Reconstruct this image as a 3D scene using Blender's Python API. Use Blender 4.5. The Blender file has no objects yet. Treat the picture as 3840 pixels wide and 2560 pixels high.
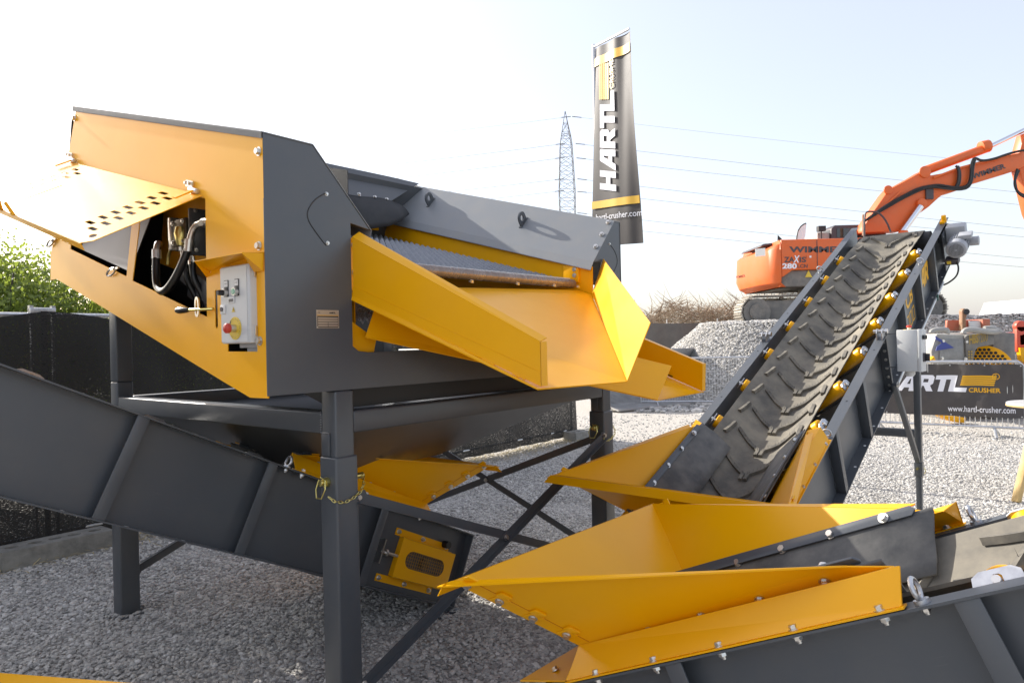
import bpy, bmesh, math, random
import numpy as np
from mathutils import Vector, Matrix
random.seed(7)
rng = np.random.default_rng(11)
PI = math.pi
sc = bpy.context.scene
COL = sc.collection

# ---------------------------------------------------------------- camera, sky, sun, exposure
cam = bpy.data.cameras.new("camera")
cam.lens, cam.sensor_width, cam.clip_end, cam.clip_start = 24.92, 36.0, 3000.0, 0.05
camo = bpy.data.objects.new("camera", cam)
COL.objects.link(camo)
ROLL = 0.0234                      # the photographer held the camera turned slightly clockwise
camo.matrix_world = Matrix.Translation((0, 0, 1.5)) @ Matrix.Rotation(ROLL, 4, 'Y') @ Matrix.Rotation(PI/2, 4, 'X')
sc.camera = camo

SUN_AZ, SUN_EL = math.radians(-53), math.radians(29.5)      # azimuth from +Y, positive towards +X
wd = bpy.data.worlds.new("World")
sc.world = wd
wd.use_nodes = True
wn = wd.node_tree
bg = wn.nodes["Background"]
sky = wn.nodes.new("ShaderNodeTexSky")
sky.sky_type = 'NISHITA'
sky.sun_disc = False
sky.sun_elevation, sky.sun_rotation = SUN_EL, SUN_AZ
sky.altitude, sky.air_density, sky.dust_density, sky.ozone_density = 100, 1.0, 2.6, 1.0
hz = wn.nodes.new("ShaderNodeMix")           # a hazy day: the clear sky halved under an even pale veil
hz.data_type, hz.blend_type, hz.clamp_result = 'RGBA', 'MIX', False
hz.inputs[0].default_value = .62
hz.inputs[7].default_value = (1.92, 1.84, 1.92, 1)
wn.links.new(sky.outputs[0], hz.inputs[6])
wn.links.new(hz.outputs[2], bg.inputs[0])
bg.inputs[1].default_value = 0.15

sun = bpy.data.lights.new("sun", 'SUN')
sun.energy, sun.angle, sun.color = 2.9, math.radians(0.6), (1.0, 0.95, 0.87)
suno = bpy.data.objects.new("sun", sun)
COL.objects.link(suno)
sdir = Vector((math.sin(SUN_AZ)*math.cos(SUN_EL), math.cos(SUN_AZ)*math.cos(SUN_EL), math.sin(SUN_EL)))
suno.rotation_euler = sdir.to_track_quat('Z', 'Y').to_euler()
suno.location = (-20, 12, 20)

vs = sc.view_settings
vs.view_transform, vs.look, vs.gamma, vs.use_curve_mapping = 'Standard', 'None', 1.0, False
vs.exposure = 1.52
sc.cycles.max_bounces = 8
sc.cycles.use_adaptive_sampling = True
sc.cycles.use_denoising = True

# ---------------------------------------------------------------- materials
def mat(name, col, rough=.5, metal=0., var=None, bump=None, spec=.5, coat=0., wear=None):
    """procedural principled material; var = (scale, second colour, lo, hi) mixes by noise, bump = (scale, strength, distance)"""
    m = bpy.data.materials.new(name)
    m.use_nodes = True
    nt = m.node_tree
    b = nt.nodes["Principled BSDF"]
    b.inputs["Base Color"].default_value = (*col, 1)
    b.inputs["Roughness"].default_value = rough
    b.inputs["Metallic"].default_value = metal
    b.inputs["Specular IOR Level"].default_value = spec
    if coat:
        b.inputs["Coat Weight"].default_value = coat
        b.inputs["Coat Roughness"].default_value = .12
    tc = nt.nodes.new("ShaderNodeTexCoord")
    if var:
        sc_, c2, lo, hi = var
        n = nt.nodes.new("ShaderNodeTexNoise")
        n.inputs["Scale"].default_value = sc_
        n.inputs["Detail"].default_value = 6
        n.inputs["Roughness"].default_value = .65
        r = nt.nodes.new("ShaderNodeMapRange")
        r.inputs[1].default_value, r.inputs[2].default_value = lo, hi
        x = nt.nodes.new("ShaderNodeMix")
        x.data_type = 'RGBA'
        x.inputs[6].default_value = (*col, 1)
        x.inputs[7].default_value = (*c2, 1)
        nt.links.new(tc.outputs["Object"], n.inputs["Vector"])
        nt.links.new(n.outputs[0], r.inputs[0])
        nt.links.new(r.outputs[0], x.inputs[0])
        nt.links.new(x.outputs[2], b.inputs["Base Color"])
        rr = nt.nodes.new("ShaderNodeMapRange")
        rr.inputs[3].default_value, rr.inputs[4].default_value = rough*.9, min(1, rough*1.25)
        nt.links.new(n.outputs[0], rr.inputs[0])
        nt.links.new(rr.outputs[0], b.inputs["Roughness"])
    if wear:                                   # (amount, colour): fine scuffs plus a patchy film of dust
        src = b.inputs["Base Color"].links[0].from_socket
        for k, (vec, lo, hi, amt) in enumerate((((260, 9, 260), .70, .78, wear[0]*1.3), ((7, 210, 180), .71, .79, wear[0]), ((2.2, 2.2, 3.5), .48, .80, wear[0]*.55))):
            mp = nt.nodes.new("ShaderNodeMapping"); mp.inputs["Scale"].default_value = vec
            mp.inputs["Rotation"].default_value = (.5*k, .35, .6*k)
            n = nt.nodes.new("ShaderNodeTexNoise"); n.inputs["Scale"].default_value = 1; n.inputs["Detail"].default_value = 4
            r = nt.nodes.new("ShaderNodeMapRange"); r.inputs[1].default_value, r.inputs[2].default_value, r.inputs[4].default_value = lo, hi, amt
            x = nt.nodes.new("ShaderNodeMix"); x.data_type = 'RGBA'; x.inputs[7].default_value = (*wear[1], 1)
            nt.links.new(tc.outputs["Object"], mp.inputs[0]); nt.links.new(mp.outputs[0], n.inputs["Vector"]); nt.links.new(n.outputs[0], r.inputs[0])
            nt.links.new(r.outputs[0], x.inputs[0]); nt.links.new(src, x.inputs[6]); src = x.outputs[2]
        nt.links.new(src, b.inputs["Base Color"])
    if bump:
        n2 = nt.nodes.new("ShaderNodeTexNoise")
        n2.inputs["Scale"].default_value = bump[0]
        n2.inputs["Detail"].default_value = 3
        bp = nt.nodes.new("ShaderNodeBump")
        bp.inputs["Strength"].default_value = bump[1]
        bp.inputs["Distance"].default_value = bump[2]
        nt.links.new(tc.outputs["Object"], n2.inputs["Vector"])
        nt.links.new(n2.outputs[0], bp.inputs["Height"])
        nt.links.new(bp.outputs[0], b.inputs["Normal"])
    return m

M = {}
M['yellow'] = mat('yellow_paint', (.90, .43, 0), .30, var=(3.5, (.86, .40, 0), .35, .75), bump=(260, .10, .0005), spec=.30, wear=(.10, (.62, .50, .30)))
M['orange'] = mat('excavator_paint', (.72, .13, .018), .42, var=(2, (.62, .15, .05), .4, .8), bump=(40, .1, .002))
M['gray'] = mat('anthracite_paint', (.074, .082, .092), .34, var=(5, (.088, .092, .096), .45, .8), bump=(300, .12, .0006), spec=.6, wear=(.16, (.22, .21, .19)))
M['hood'] = mat('sky_lit_anthracite', (.21, .222, .232), .44, var=(9, (.235, .236, .23), .45, .8), bump=(300, .16, .0007), wear=(.12, (.36, .35, .32)))  # anthracite made lighter: sun and sky on the hood put into its colour
M['zinc'] = mat('galvanized_steel', (.62, .63, .64), .36, .85, var=(30, (.45, .46, .48), .4, .7), bump=(90, .05, .001))
M['bolt'] = mat('bolt_steel', (.66, .64, .60), .30, .95)
M['gold'] = mat('yellow_passivated_steel', (.72, .62, .22), .28, .95)
M['chrome'] = mat('chromed_rod', (.75, .76, .80), .12, 1.)
M['rubber'] = mat('black_rubber', (.022, .023, .025), .62, var=(14, (.04, .04, .04), .4, .75), bump=(120, .1, .001))
M['belt'] = mat('dusty_belt_rubber', (.105, .098, .085), .82, var=(4, (.26, .232, .18), .34, .66), bump=(160, .12, .001))
M['cleat'] = mat('cleat_rubber', (.07, .066, .058), .75, var=(9, (.24, .215, .17), .35, .7))
M['skirt'] = mat('skirt_rubber', (.085, .085, .083), .7, var=(7, (.20, .19, .17), .36, .70), bump=(70, .06, .001))
M['screen'] = mat('screen_wire', (.24, .25, .275), .45, .3, var=(20, (.30, .31, .33), .4, .7))
M['dark'] = mat('dark_paint_and_shade', (.012, .012, .013), .45)  # dark paint; on the added sheets it stands in for shade
M['white'] = mat('light_gray_enclosure', (.58, .59, .58), .38, bump=(400, .05, .0004))
M['label'] = mat('white_label', (.72, .72, .70), .5)
M['plate'] = mat('type_plate_metal', (.50, .46, .40), .35, .6)
M['red'] = mat('red_button', (.55, .05, .03), .35)
M['green'] = mat('green_button', (.22, .45, .32), .3)
M['greenclamp'] = mat('green_clamp', (.012, .07, .055), .45)
M['yel'] = mat('yellow_print', (.80, .42, .01), .5)
M['disc'] = mat('yellow_disc', (.72, .52, .05), .45)
M['wht'] = mat('white_print', (.80, .80, .84), .5)
M['blk'] = mat('black_print', (.02, .02, .022), .5)
M['dgr'] = mat('dark_gray_print', (.07, .06, .065), .5)
M['oil'] = mat('pump_casting', (.10, .085, .06), .3, .6, var=(25, (.2, .17, .12), .4, .7))
M['hose'] = mat('black_hose', (.012, .012, .012), .28)
M['blue'] = mat('motor_blue', (.03, .05, .16), .35)
M['motor'] = mat('motor_gray', (.36, .37, .39), .42, bump=(120, .06, .001))
M['concrete'] = mat('concrete', (.30, .29, .26), .85, var=(9, (.17, .165, .15), .4, .7), bump=(70, .4, .006))
M['tent'] = mat('tent_fabric', (.78, .77, .74), .7)
M['wood'] = mat('yellow_pine', (.62, .44, .19), .55, var=(5, (.50, .33, .12), .4, .7))
M['tabletop'] = mat('gray_laminate', (.42, .42, .41), .4)
M['bucket'] = mat('worn_gray_steel', (.30, .30, .29), .5, .2, var=(6, (.20, .20, .20), .4, .7), bump=(40, .1, .002))
M['dirtgray'] = mat('dusty_gray_paint', (.40, .39, .36), .6, var=(5, (.30, .29, .27), .4, .7))
M['dusty'] = mat('dusty_dark_steel', (.16, .155, .145), .7, var=(6, (.26, .24, .21), .4, .7))
M['shoe'] = mat('track_shoe_steel', (.36, .33, .28), .6, .2, var=(12, (.22, .2, .17), .4, .7))
M['redpaint'] = mat('faded_red_paint', (.45, .10, .05), .55, var=(6, (.38, .17, .10), .4, .7))
M['rust'] = mat('rusty_steel', (.24, .12, .06), .6, var=(12, (.36, .24, .15), .4, .7))
M['glass'] = mat('dark_cab_glass', (.02, .025, .03), .06, spec=.8)
M['lattice'] = mat('weathered_lattice_steel', (.17, .17, .17), .6)
M['wire'] = mat('cable_aluminium', (.40, .40, .41), .6)
M['pole'] = mat('white_aluminium_pole', (.72, .73, .75), .35, .3)
M['banner'] = mat('banner_vinyl', (.060, .054, .054), .42, var=(3, (.085, .075, .07), .45, .75), bump=(9, .35, .02))
M['tarp'] = mat('gray_tarp', (.115, .11, .105), .8, var=(3, (.145, .14, .13), .4, .7), bump=(6, .3, .03))

# ---------------------------------------------------------------- mesh helpers
class G:
    """collects shapes in one bmesh and links them as ONE mesh object"""
    def __init__(s): s.bm = bmesh.new()
    def poly(s, pts): return s.bm.faces.new([s.bm.verts.new(p) for p in pts])
    def prism(s, pts, off):
        off = Vector(off)
        a = [s.bm.verts.new(p) for p in pts]
        b = [s.bm.verts.new(Vector(p)+off) for p in pts]
        n = len(pts)
        s.bm.faces.new(a); s.bm.faces.new(b[::-1])
        for i in range(n): s.bm.faces.new((a[i], b[i], b[(i+1) % n], a[(i+1) % n]))
        return s
    def plate(s, pts, t=.005):
        p = [Vector(q) for q in pts]
        n = Vector((0, 0, 0))
        for i in range(len(p)):
            n += (p[i]-p[0]).cross(p[(i+1) % len(p)]-p[0])
        n.normalize()
        return s.prism([q-n*t*.5 for q in p], n*t)
    def box(s, lo, hi):
        x0, y0, z0 = lo; x1, y1, z1 = hi
        return s.prism([(x0, y0, z0), (x1, y0, z0), (x1, y1, z0), (x0, y1, z0)], (0, 0, z1-z0))
    def obox(s, c, u, v, w):
        """box round centre c with half-axis vectors u, v, w"""
        c, u, v, w = map(Vector, (c, u, v, w))
        return s.prism([c-u-v-w, c+u-v-w, c+u+v-w, c-u+v-w], w*2)
    def bar(s, p, q, w, h, up=(0, 0, 1)):
        """rectangular bar from p to q, width w (sideways), height h (along up)"""
        p, q = Vector(p), Vector(q)
        d = (q-p).normalized()
        sd = d.cross(Vector(up)).normalized()
        u = sd.cross(d).normalized()
        a, b = sd*w*.5, u*h*.5
        return s.prism([p-a-b, p+a-b, p+a+b, p-a+b], q-p)
    def ring(s, c, d, r, n, u=None):
        d = Vector(d).normalized()
        if u is None: u = d.orthogonal().normalized()
        v = d.cross(u)
        return [s.bm.verts.new(Vector(c)+u*r*math.cos(2*PI*i/n)+v*r*math.sin(2*PI*i/n)) for i in range(n)]
    def cyl(s, p, q, r, n=16, r2=None, cap=True):
        p, q = Vector(p), Vector(q)
        a = s.ring(p, q-p, r, n); b = s.ring(q, q-p, r if r2 is None else r2, n)
        for i in range(n): s.bm.faces.new((a[i], a[(i+1) % n], b[(i+1) % n], b[i]))
        if cap: s.bm.faces.new(a[::-1]); s.bm.faces.new(b)
        return s
    def lathe(s, p, d, prof, n=20):
        """prof = [(distance along d, radius), ...]"""
        p, d = Vector(p), Vector(d).normalized()
        u = d.orthogonal().normalized()
        rs = [s.ring(p+d*h, d, max(r, 1e-4), n, u) for h, r in prof]
        for a, b in zip(rs, rs[1:]):
            for i in range(n): s.bm.faces.new((a[i], a[(i+1) % n], b[(i+1) % n], b[i]))
        s.bm.faces.new(rs[0][::-1]); s.bm.faces.new(rs[-1])
        return s
    def tube(s, pts, r, n=8, closed=False, smooth=0):
        P = [Vector(p) for p in pts]
        for _ in range(smooth):
            Q = [P[0]]
            for a, b in zip(P, P[1:]): Q += [a*.75+b*.25, a*.25+b*.75]
            P = Q+[P[-1]]
        m = len(P)
        rs, u = [], None
        for i in range(m):
            d = (P[(i+1) % m]-P[i-1]) if closed else (P[min(i+1, m-1)]-P[max(i-1, 0)])
            d.normalize()
            u = d.orthogonal().normalized() if u is None else (u-d*u.dot(d)).normalized()
            rr = r[i] if isinstance(r, (list, tuple)) else r
            rs.append(s.ring(P[i], d, rr, n, u))
        for a, b in list(zip(rs, rs[1:]))+([(rs[-1], rs[0])] if closed else []):
            for i in range(n): s.bm.faces.new((a[i], a[(i+1) % n], b[(i+1) % n], b[i]))
        if not closed: s.bm.faces.new(rs[0][::-1]); s.bm.faces.new(rs[-1])
        return s
    def strip(s, rows, closed=False):
        """quads between successive rows of points"""
        V = [[s.bm.verts.new(p) for p in r] for r in rows]
        for a, b in zip(V, V[1:]):
            n = len(a)
            for i in range(n if closed else n-1): s.bm.faces.new((a[i], a[(i+1) % n], b[(i+1) % n], b[i]))
        return V
    def flat(s, vf, o, x, y, mp=None):
        """2D mesh (verts, faces) laid at origin o along x, y"""
        o, x, y = Vector(o), Vector(x), Vector(y)
        vs_ = [s.bm.verts.new(mp(p[0], p[1]) if mp else o+x*p[0]+y*p[1]+x.cross(y).normalized()*(p[2] if len(p) > 2 else 0)) for p in vf[0]]
        for f in vf[1]:
            try: s.bm.faces.new([vs_[i] for i in f])
            except ValueError: pass
        return s
    def build(s, name, m, parent=None, bevel=0, smooth=False, seg=2, xf=None):
        bm = s.bm
        bmesh.ops.recalc_face_normals(bm, faces=bm.faces)
        if bevel:
            ed = [e for e in bm.edges if len(e.link_faces) == 2 and e.calc_face_angle(0) > .5]
            bmesh.ops.bevel(bm, geom=ed, offset=bevel, segments=seg, affect='EDGES', profile=.5, clamp_overlap=True)
        me = bpy.data.meshes.new(name)
        bm.to_mesh(me); bm.free()
        if xf is not None: me.transform(xf)
        me.materials.append(m if not isinstance(m, str) else M[m])
        if smooth or bevel:
            me.polygons.foreach_set('use_smooth', [True]*len(me.polygons))
            me.set_sharp_from_angle(angle=.6)
        o = bpy.data.objects.new(name, me)
        COL.objects.link(o)
        if parent: o.parent = parent
        return o

def thing(name, label, cat, loc=(0, 0, 0), rz=0, group=None):
    o = bpy.data.objects.new(name, None)
    COL.objects.link(o)
    o.empty_display_size = .2
    o.location = loc; o.rotation_euler = (0, 0, rz)
    tag(o, label, cat, group)
    return o
def tag(o, label, cat, group=None):
    o['label'] = label; o['category'] = cat
    if group: o['group'] = group
    return o
def kind(o, k): o['kind'] = k; return o
def inst(name, me, parent, matrix):
    o = bpy.data.objects.new(name, me)
    COL.objects.link(o); o.parent = parent
    o.matrix_local = matrix
    return o
def frame(p, z, x=None):
    """matrix whose Z axis is z, at p"""
    z = Vector(z).normalized()
    x = z.orthogonal().normalized() if x is None else (Vector(x)-z*Vector(x).dot(z)).normalized()
    y = z.cross(x)
    return Matrix.Translation(p) @ Matrix((x, y, z)).transposed().to_4x4()
def copy_tree(o, parent=None):
    c = o.copy(); COL.objects.link(c)
    if parent: c.parent = parent
    for ch in list(o.children): copy_tree(ch, c)
    return c
def mesh_only(g, name, m):
    o = g.build(name, m, smooth=True)
    me = o.data
    bpy.data.objects.remove(o)
    return me
_g = G(); _g.cyl((0, 0, 0), (0, 0, .0025), .0135, 14); _g.cyl((0, 0, .0025), (0, 0, .010), .0100, 6); _g.cyl((0, 0, .010), (0, 0, .0115), .0085, 12)
BOLT = mesh_only(_g, 'bolt', M['bolt'])
_g = G(); _g.cyl((0, 0, 0), (0, 0, .0022), .0135, 14); _g.cyl((0, 0, .0022), (0, 0, .0095), .0105, 6); _g.lathe((0, 0, .0095), (0, 0, 1), [(0, .0095), (.003, .0085), (.0032, .006), (.008, .0055)], 12)
NUT = mesh_only(_g, 'nut', M['bolt'])
def bolt(parent, p, n, me=BOLT, s=1., name=None):
    return inst(name or me.name.split('.')[0], me, parent, frame(p, n) @ Matrix.Rotation(random.random(), 4, 'Z') @ Matrix.Scale(s, 4))

def curve2d(outlines, th=0.):
    """filled 2D outlines with holes -> (verts, faces)"""
    cu = bpy.data.curves.new('tmp', 'CURVE'); cu.dimensions = '2D'; cu.fill_mode = 'BOTH'; cu.extrude = th*.5
    for ol in outlines:
        sp = cu.splines.new('POLY'); sp.points.add(len(ol)-1); sp.use_cyclic_u = True
        for p, q in zip(sp.points, ol): p.co = (q[0], q[1], 0, 1)
    return _tomesh(cu)
def text2d(st, bold=0., shear=0., space=1., align='LEFT'):
    cu = bpy.data.curves.new('tmp', 'FONT'); cu.body = st; cu.size = 1.; cu.offset = bold; cu.shear = shear
    cu.space_character = space; cu.align_x = align; cu.fill_mode = 'FRONT'; cu.resolution_u = 3
    return _tomesh(cu)
def _tomesh(cu):
    ob = bpy.data.objects.new('tmp', cu)
    COL.objects.link(ob)
    dg = bpy.context.evaluated_depsgraph_get()
    me = ob.evaluated_get(dg).to_mesh()
    v = [tuple(q.co) for q in me.vertices]; f = [tuple(p.vertices) for p in me.polygons]
    ob.evaluated_get(dg).to_mesh_clear()
    bpy.data.objects.remove(ob)
    return v, f
def fit2d(vf, w=None, h=None):
    """scale a 2D mesh to width w and height h, lower left corner at 0"""
    x = [p[0] for p in vf[0]]; y = [p[1] for p in vf[0]]
    x0, y0, ww, hh = min(x), min(y), max(x)-min(x), max(y)-min(y)
    sx = w/ww if w else None; sy = h/hh if h else None
    sx = sx or sy; sy = sy or sx
    return [((p[0]-x0)*sx, (p[1]-y0)*sy) for p in vf[0]], vf[1]
def gridcut(vf, step):
    bm = bmesh.new()
    vv = [bm.verts.new((p[0], p[1], 0)) for p in vf[0]]
    for f in vf[1]:
        try: bm.faces.new([vv[i] for i in f])
        except ValueError: pass
    for ax in (0, 1):
        c = [p[ax] for p in vf[0]]
        k = math.ceil(min(c)/step)
        while k*step < max(c):
            co = [0, 0, 0]; co[ax] = k*step; no = [0, 0, 0]; no[ax] = 1
            bmesh.ops.bisect_plane(bm, geom=bm.verts[:]+bm.edges[:]+bm.faces[:], plane_co=co, plane_no=no)
            k += 1
    bm.verts.index_update()
    r = [tuple(v.co) for v in bm.verts], [tuple(v.index for v in f.verts) for f in bm.faces]
    bm.free()
    return r
def words(name, st, m, parent, o, x, y, w=None, h=None, bold=0., shear=0., space=1.):
    """a printed word: w wide / h high from lower left corner o along unit x, y"""
    g = G(); g.flat(fit2d(text2d(st, bold, shear, space), w, h), o, x, y)
    return g.build(name, m, parent)
def _sh(ol, k=.24): return [(p[0]+k*p[1], p[1]) for p in ol]
LOGO = curve2d([_sh(o) for o in (
    [(0, 0), (.3, 0), (.3, .36), (.62, .36), (.62, 0), (.92, 0), (.92, 1), (.62, 1), (.62, .62), (.3, .62), (.3, 1), (0, 1)],
    [(.97, 0), (1.27, 0), (1.36, .22), (1.64, .22), (1.64, 0), (1.95, 0), (1.95, .93), (1.89, 1), (1.42, 1), (1.36, .95)], [(1.47, .45), (1.64, .45), (1.64, .77), (1.58, .77)],
    [(2.02, 0), (2.33, 0), (2.33, .33), (2.42, .33), (2.62, 0), (2.98, 0), (2.76, .36), (2.9, .48), (2.9, .88), (2.78, 1), (2.02, 1)], [(2.33, .55), (2.6, .55), (2.6, .76), (2.33, .76)],
    [(2.97, .74), (3.24, .74), (3.24, 0), (3.55, 0), (3.55, .74), (3.8, .74), (3.8, 0), (4.75, 0), (4.75, .26), (4.11, .26), (4.11, 1), (2.97, 1)])])
STRIPES = curve2d([_sh([(4.36, .40+.125*k), (6.1, .40+.125*k), (6.1, .49+.125*k), (4.36, .49+.125*k)]) for k in range(4)]+[_sh([(4.36, .90), (6.1, .90), (6.02, .97), (5.92, 1), (4.36, 1)])])
CRUSHER = fit2d(text2d('CRUSHER', .025), 1.62, .28)
CRUSHER = ([(p[0]+4.9, p[1]-.02) for p in CRUSHER[0]], CRUSHER[1])

# ================================================================ the screening machine
# its own frame: x = along the discharge front, y = up the incline, z = up; slope of the box .279
SL = .279
tS = Vector((0, 1, SL)).normalized(); nS = Vector((0, -SL, 1)).normalized()
scr = thing('screening_machine', 'large yellow and dark gray vibrating screen on four square legs, side hatch propped open', 'screening machine',
            (-.6903, 2.7449, 0), math.radians(90-39.032))
A0 = -.2870                        # outer face of the yellow side panel

def tubebox(name, lo, hi, parent=None, bevel=.008):
    g = G(); g.box(lo, hi)
    return g.build(name, 'gray', parent or scr, bevel=bevel, seg=3)

# front frame: one cut plate, two pillars joined by the upper beam
fp = [(-.290, 1.325), (2.185, 1.325), (2.192, 2.229), (2.130, 2.231), (1.876, 1.960), (1.954, 1.963), (1.954, 1.500), (1.930, 1.472),
      (.172, 1.470), (.120, 1.476), (.092, 1.497), (.095, 1.985), (.192, 1.968), (-.076, 2.261), (-.286, 2.266)]
g = G(); g.prism([(a, 0, z) for a, z in fp], (0, .005, 0)); g.build('front_frame', 'gray', scr, bevel=.0012, seg=1)
tubebox('front_beam', (-.280, .0055, 1.330), (2.175, .095, 1.466))
g = G(); g.box((-.285, .0055, 1.336), (-.272, .05, 2.24)); g.build('pillar_return', 'gray', scr)
# grooved cover discs in the pillars
for a0, sgn in ((0., 1), (2.05, -1)):
    pts = [(-.017, 2.090), (-.070, 2.058), (-.098, 2.022), (-.108, 1.998), (-.104, 1.975), (-.088, 1.95), (-.03, 1.888), (-.024, 1.886)]
    g = G(); g.tube([(a0+sgn*a, -.0004, z-(.005 if sgn < 0 else 0)) for a, z in pts], .0022, 6, smooth=2); g.build('groove', 'dark', scr)
    for z in (2.084, 1.895): bolt(scr, (a0+sgn*-.018, 0, z), (0, -1, 0), s=.6)
# legs with telescopic sleeves
def leg(a, b, name='leg'):
    o = tubebox(name, (a, b, .25), (a+.089, b+.089, 1.323))
    g = G(); g.box((a-.0087, b-.0087, .004), (a+.0977, b+.0977, 1.067)); g.build('sleeve', 'gray', o, bevel=.009, seg=3)
    g = G(); g.box((a-.05, b-.05, -.006), (a+.14, b+.14, .006)); g.build('base_plate', 'gray', o)
    g = G(); g.box((a-.0089, b+.033, 1.069), (a-.0005, b+.083, 1.155)); g.build('stop_block', 'gray', o, bevel=.002)
    g = G(); g.tube([(a-.005, b+.036, 1.158), (a-.006, b+.05, 1.160), (a-.005, b+.066, 1.158), (a-.006, b+.08, 1.159)], .0035, 6); g.build('weld', 'zinc', o, smooth=True)
    return o
for a in (0, 1.952):
    for b in (0, 1.983): leg(a, b)
zt, zb = 1.239, 1.152
tubebox('lower_beam', (.0895, .002, zb), (1.9515, .085, zt)); tubebox('lower_beam', (.0895, 1.985, zb), (1.9515, 2.07, zt))
tubebox('lower_beam', (.002, .0895, zb), (.085, 1.9825, zt)); tubebox('lower_beam', (1.956, .0895, zb), (2.039, 1.9825, zt))
tubebox('upper_beam', (-.05, 1.985, 1.97), (2.18, 2.07, 2.06)); g = G(); g.prism([(-.28, 2.03, 1.90), (2.18, 2.03, 1.90), (2.18, 1.675, 2.69), (-.28, 1.675, 2.69)], (0, .004, 0)); g.build('added_rear_wall', 'gray', scr); g = G(); g.box((.9, 1.985, 1.30), (2.04, 1.989, 1.95)); g.build('added_rear_sheet', 'dark', scr); tubebox('upper_beam', (2.10, .1, 1.335), (2.175, 1.98, 1.46))  # unseen wall and dark sheet added behind to stop sun stripe and bright gaps
for a in (0, 1.952): tubebox('rear_post', (a, 1.983, 1.3235), (a+.089, 2.072, 1.968))
# weld beads on the left beam end
g = G()
for i in range(9): g.lathe((-.0005, .094, zb+.004+i*.010), (0, 0, 1), [(0, .001), (.003, .0035), (.006, .001)], 6)
g.build('weld', 'zinc', scr, smooth=True)

# yellow side panel with two openings
op1 = [(.410, 2.088), (.418, 1.624), (1.075, 1.814), (.995, 2.050), (.945, 2.237)]
op2 = [(1.136, 1.837), (1.790, 2.028), (1.775, 2.095), (1.700, 2.448), (1.010, 2.256), (1.074, 2.053)]
slot = [(.336, 1.72), (.345, 1.728), (.354, 1.72), (.356, 1.585), (.346, 1.575), (.337, 1.585)]
cut = [(.268, 1.487), (.064, 1.485), (.066, 1.775), (.255, 1.782)]
outl = [(.001, 2.244), (.001, 1.318), (.120, 1.317), (.299, 1.370), (1.990, 1.889), (2.079, 1.890), (2.071, 2.029), (1.985, 2.150), (1.800, 2.490), (1.681, 2.712)]
g = G(); g.flat(curve2d([outl, op1, op2, slot, cut], .004), (A0+.002, 0, 0), (0, 1, 0), (0, 0, 1)); g.build('side_panel', 'yellow', scr)
for b, z in ((.024, 2.200), (.035, 1.864), (.044, 1.523), (1.690, 2.680), (2.02, 2.10)): bolt(scr, (A0, b, z), (-1, 0, 0), s=1.25)
# left-hand roof cap and sloping hood, right-hand hood
def sheet(name, prof, b0, b1, m, t=.004):
    g = G()
    rows = []
    for b in (b0, b1):
        up = [(a, b, z+SL*b) for a, z in prof]
        dn = [(a, b, z+SL*b-t) for a, z in prof[::-1]]
        rows.append(up+dn)
    V = g.strip(rows, True)
    g.bm.faces.new(V[0]); g.bm.faces.new(V[1][::-1])
    return g.build(name, m, scr)
sheet('roof_cap', [(-.2935, 2.246), (-.2935, 2.268), (-.076, 2.2655)], -.004, 1.70, 'hood')
sheet('hood_panel', [(-.0755, 2.2650), (.199, 1.968), (.187, 1.930)], -.003, 1.72, 'hood')
sheet('hood_panel', [(2.196, 1.80), (2.196, 2.2325), (2.129, 2.2345), (1.875, 1.962), (1.842, 1.912)], -.003, 1.88, 'hood')
g = G(); g.prism([(1.857, 1.745, 2.748), (-.07, 1.745, 2.742), (-.07, 1.62, 2.505), (1.741, 1.62, 2.531)], (0, .004, -.002)); g.build('rear_hood', 'gray', scr)
g = G(); g.prism([(1.8565, 1.745, 2.748), (1.7405, 1.62, 2.531), (2.145, 1.742, 2.743)], (0, .004, -.002)); g.build('hood_corner', 'gray', scr)
for a, b, z in ((2.112, .031, 2.220), (2.035, .031, 2.137), (1.959, .029, 2.055), (2.119, 1.745, 2.709), (2.056, 1.78, 2.651), (1.992, 1.81, 2.591)):
    bolt(scr, Vector((a, b, z))+Vector((-.719, -.187, .669))*.006, (-.719, -.187, .669), s=1.2)
for a in (1.46, 1.60, 1.71): bolt(scr, (a, 1.628, 2.540), (0, -.88, .47), s=1.1)
# rubber curtain under the rear hood
top = [Vector(p) for p in ((1.20, 1.633, 2.53), (1.45, 1.633, 2.54), (1.66, 1.633, 2.55), (1.75, 1.645, 2.555), (1.80, 1.665, 2.55))]
bot = [Vector(p) for p in [(1.314,1.5,2.254),(1.474,1.5,2.293),(1.622,1.5,2.326),(1.718,1.5,2.365)]+[(1.885, 1.58, 2.452)]]
g = G(); g.strip([[p.lerp(q, k/6)+Vector((0, -.03*math.sin(PI*k/6), 0)) for k in range(7)] for p, q in zip(top, bot)])
o = g.build('rubber_curtain', 'rubber', scr, smooth=True)
md = o.modifiers.new('thickness', 'SOLIDIFY'); md.thickness = .01
# lifting lugs on the right-hand hood
hn = Vector((-.719, -.187, .669)); hw = Vector((-.254, 0, -.273)).normalized(); ht = hn.cross(hw).normalized()
for p in ((2.030, 1.499, 2.542), (2.016, .622, 2.282)):
    p = Vector(p)
    ol = [(-.042, 0), (.042, 0)]+[(.042*math.cos(t), .045+.042*math.sin(t)) for t in np.linspace(0, PI, 13)]
    ho = [(.02*math.cos(t), .045+.02*math.sin(t)) for t in np.linspace(0, 2*PI, 15)[:-1]]
    g = G(); g.flat(curve2d([ol, ho], .010), p, hw, hn); o = g.build('lifting_lug', 'gray', scr)
    g = G(); g.obox(p+hn*.004, hw*.052, ht*.012, hn*.004); g.build('lug_foot', 'gray', o)

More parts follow.
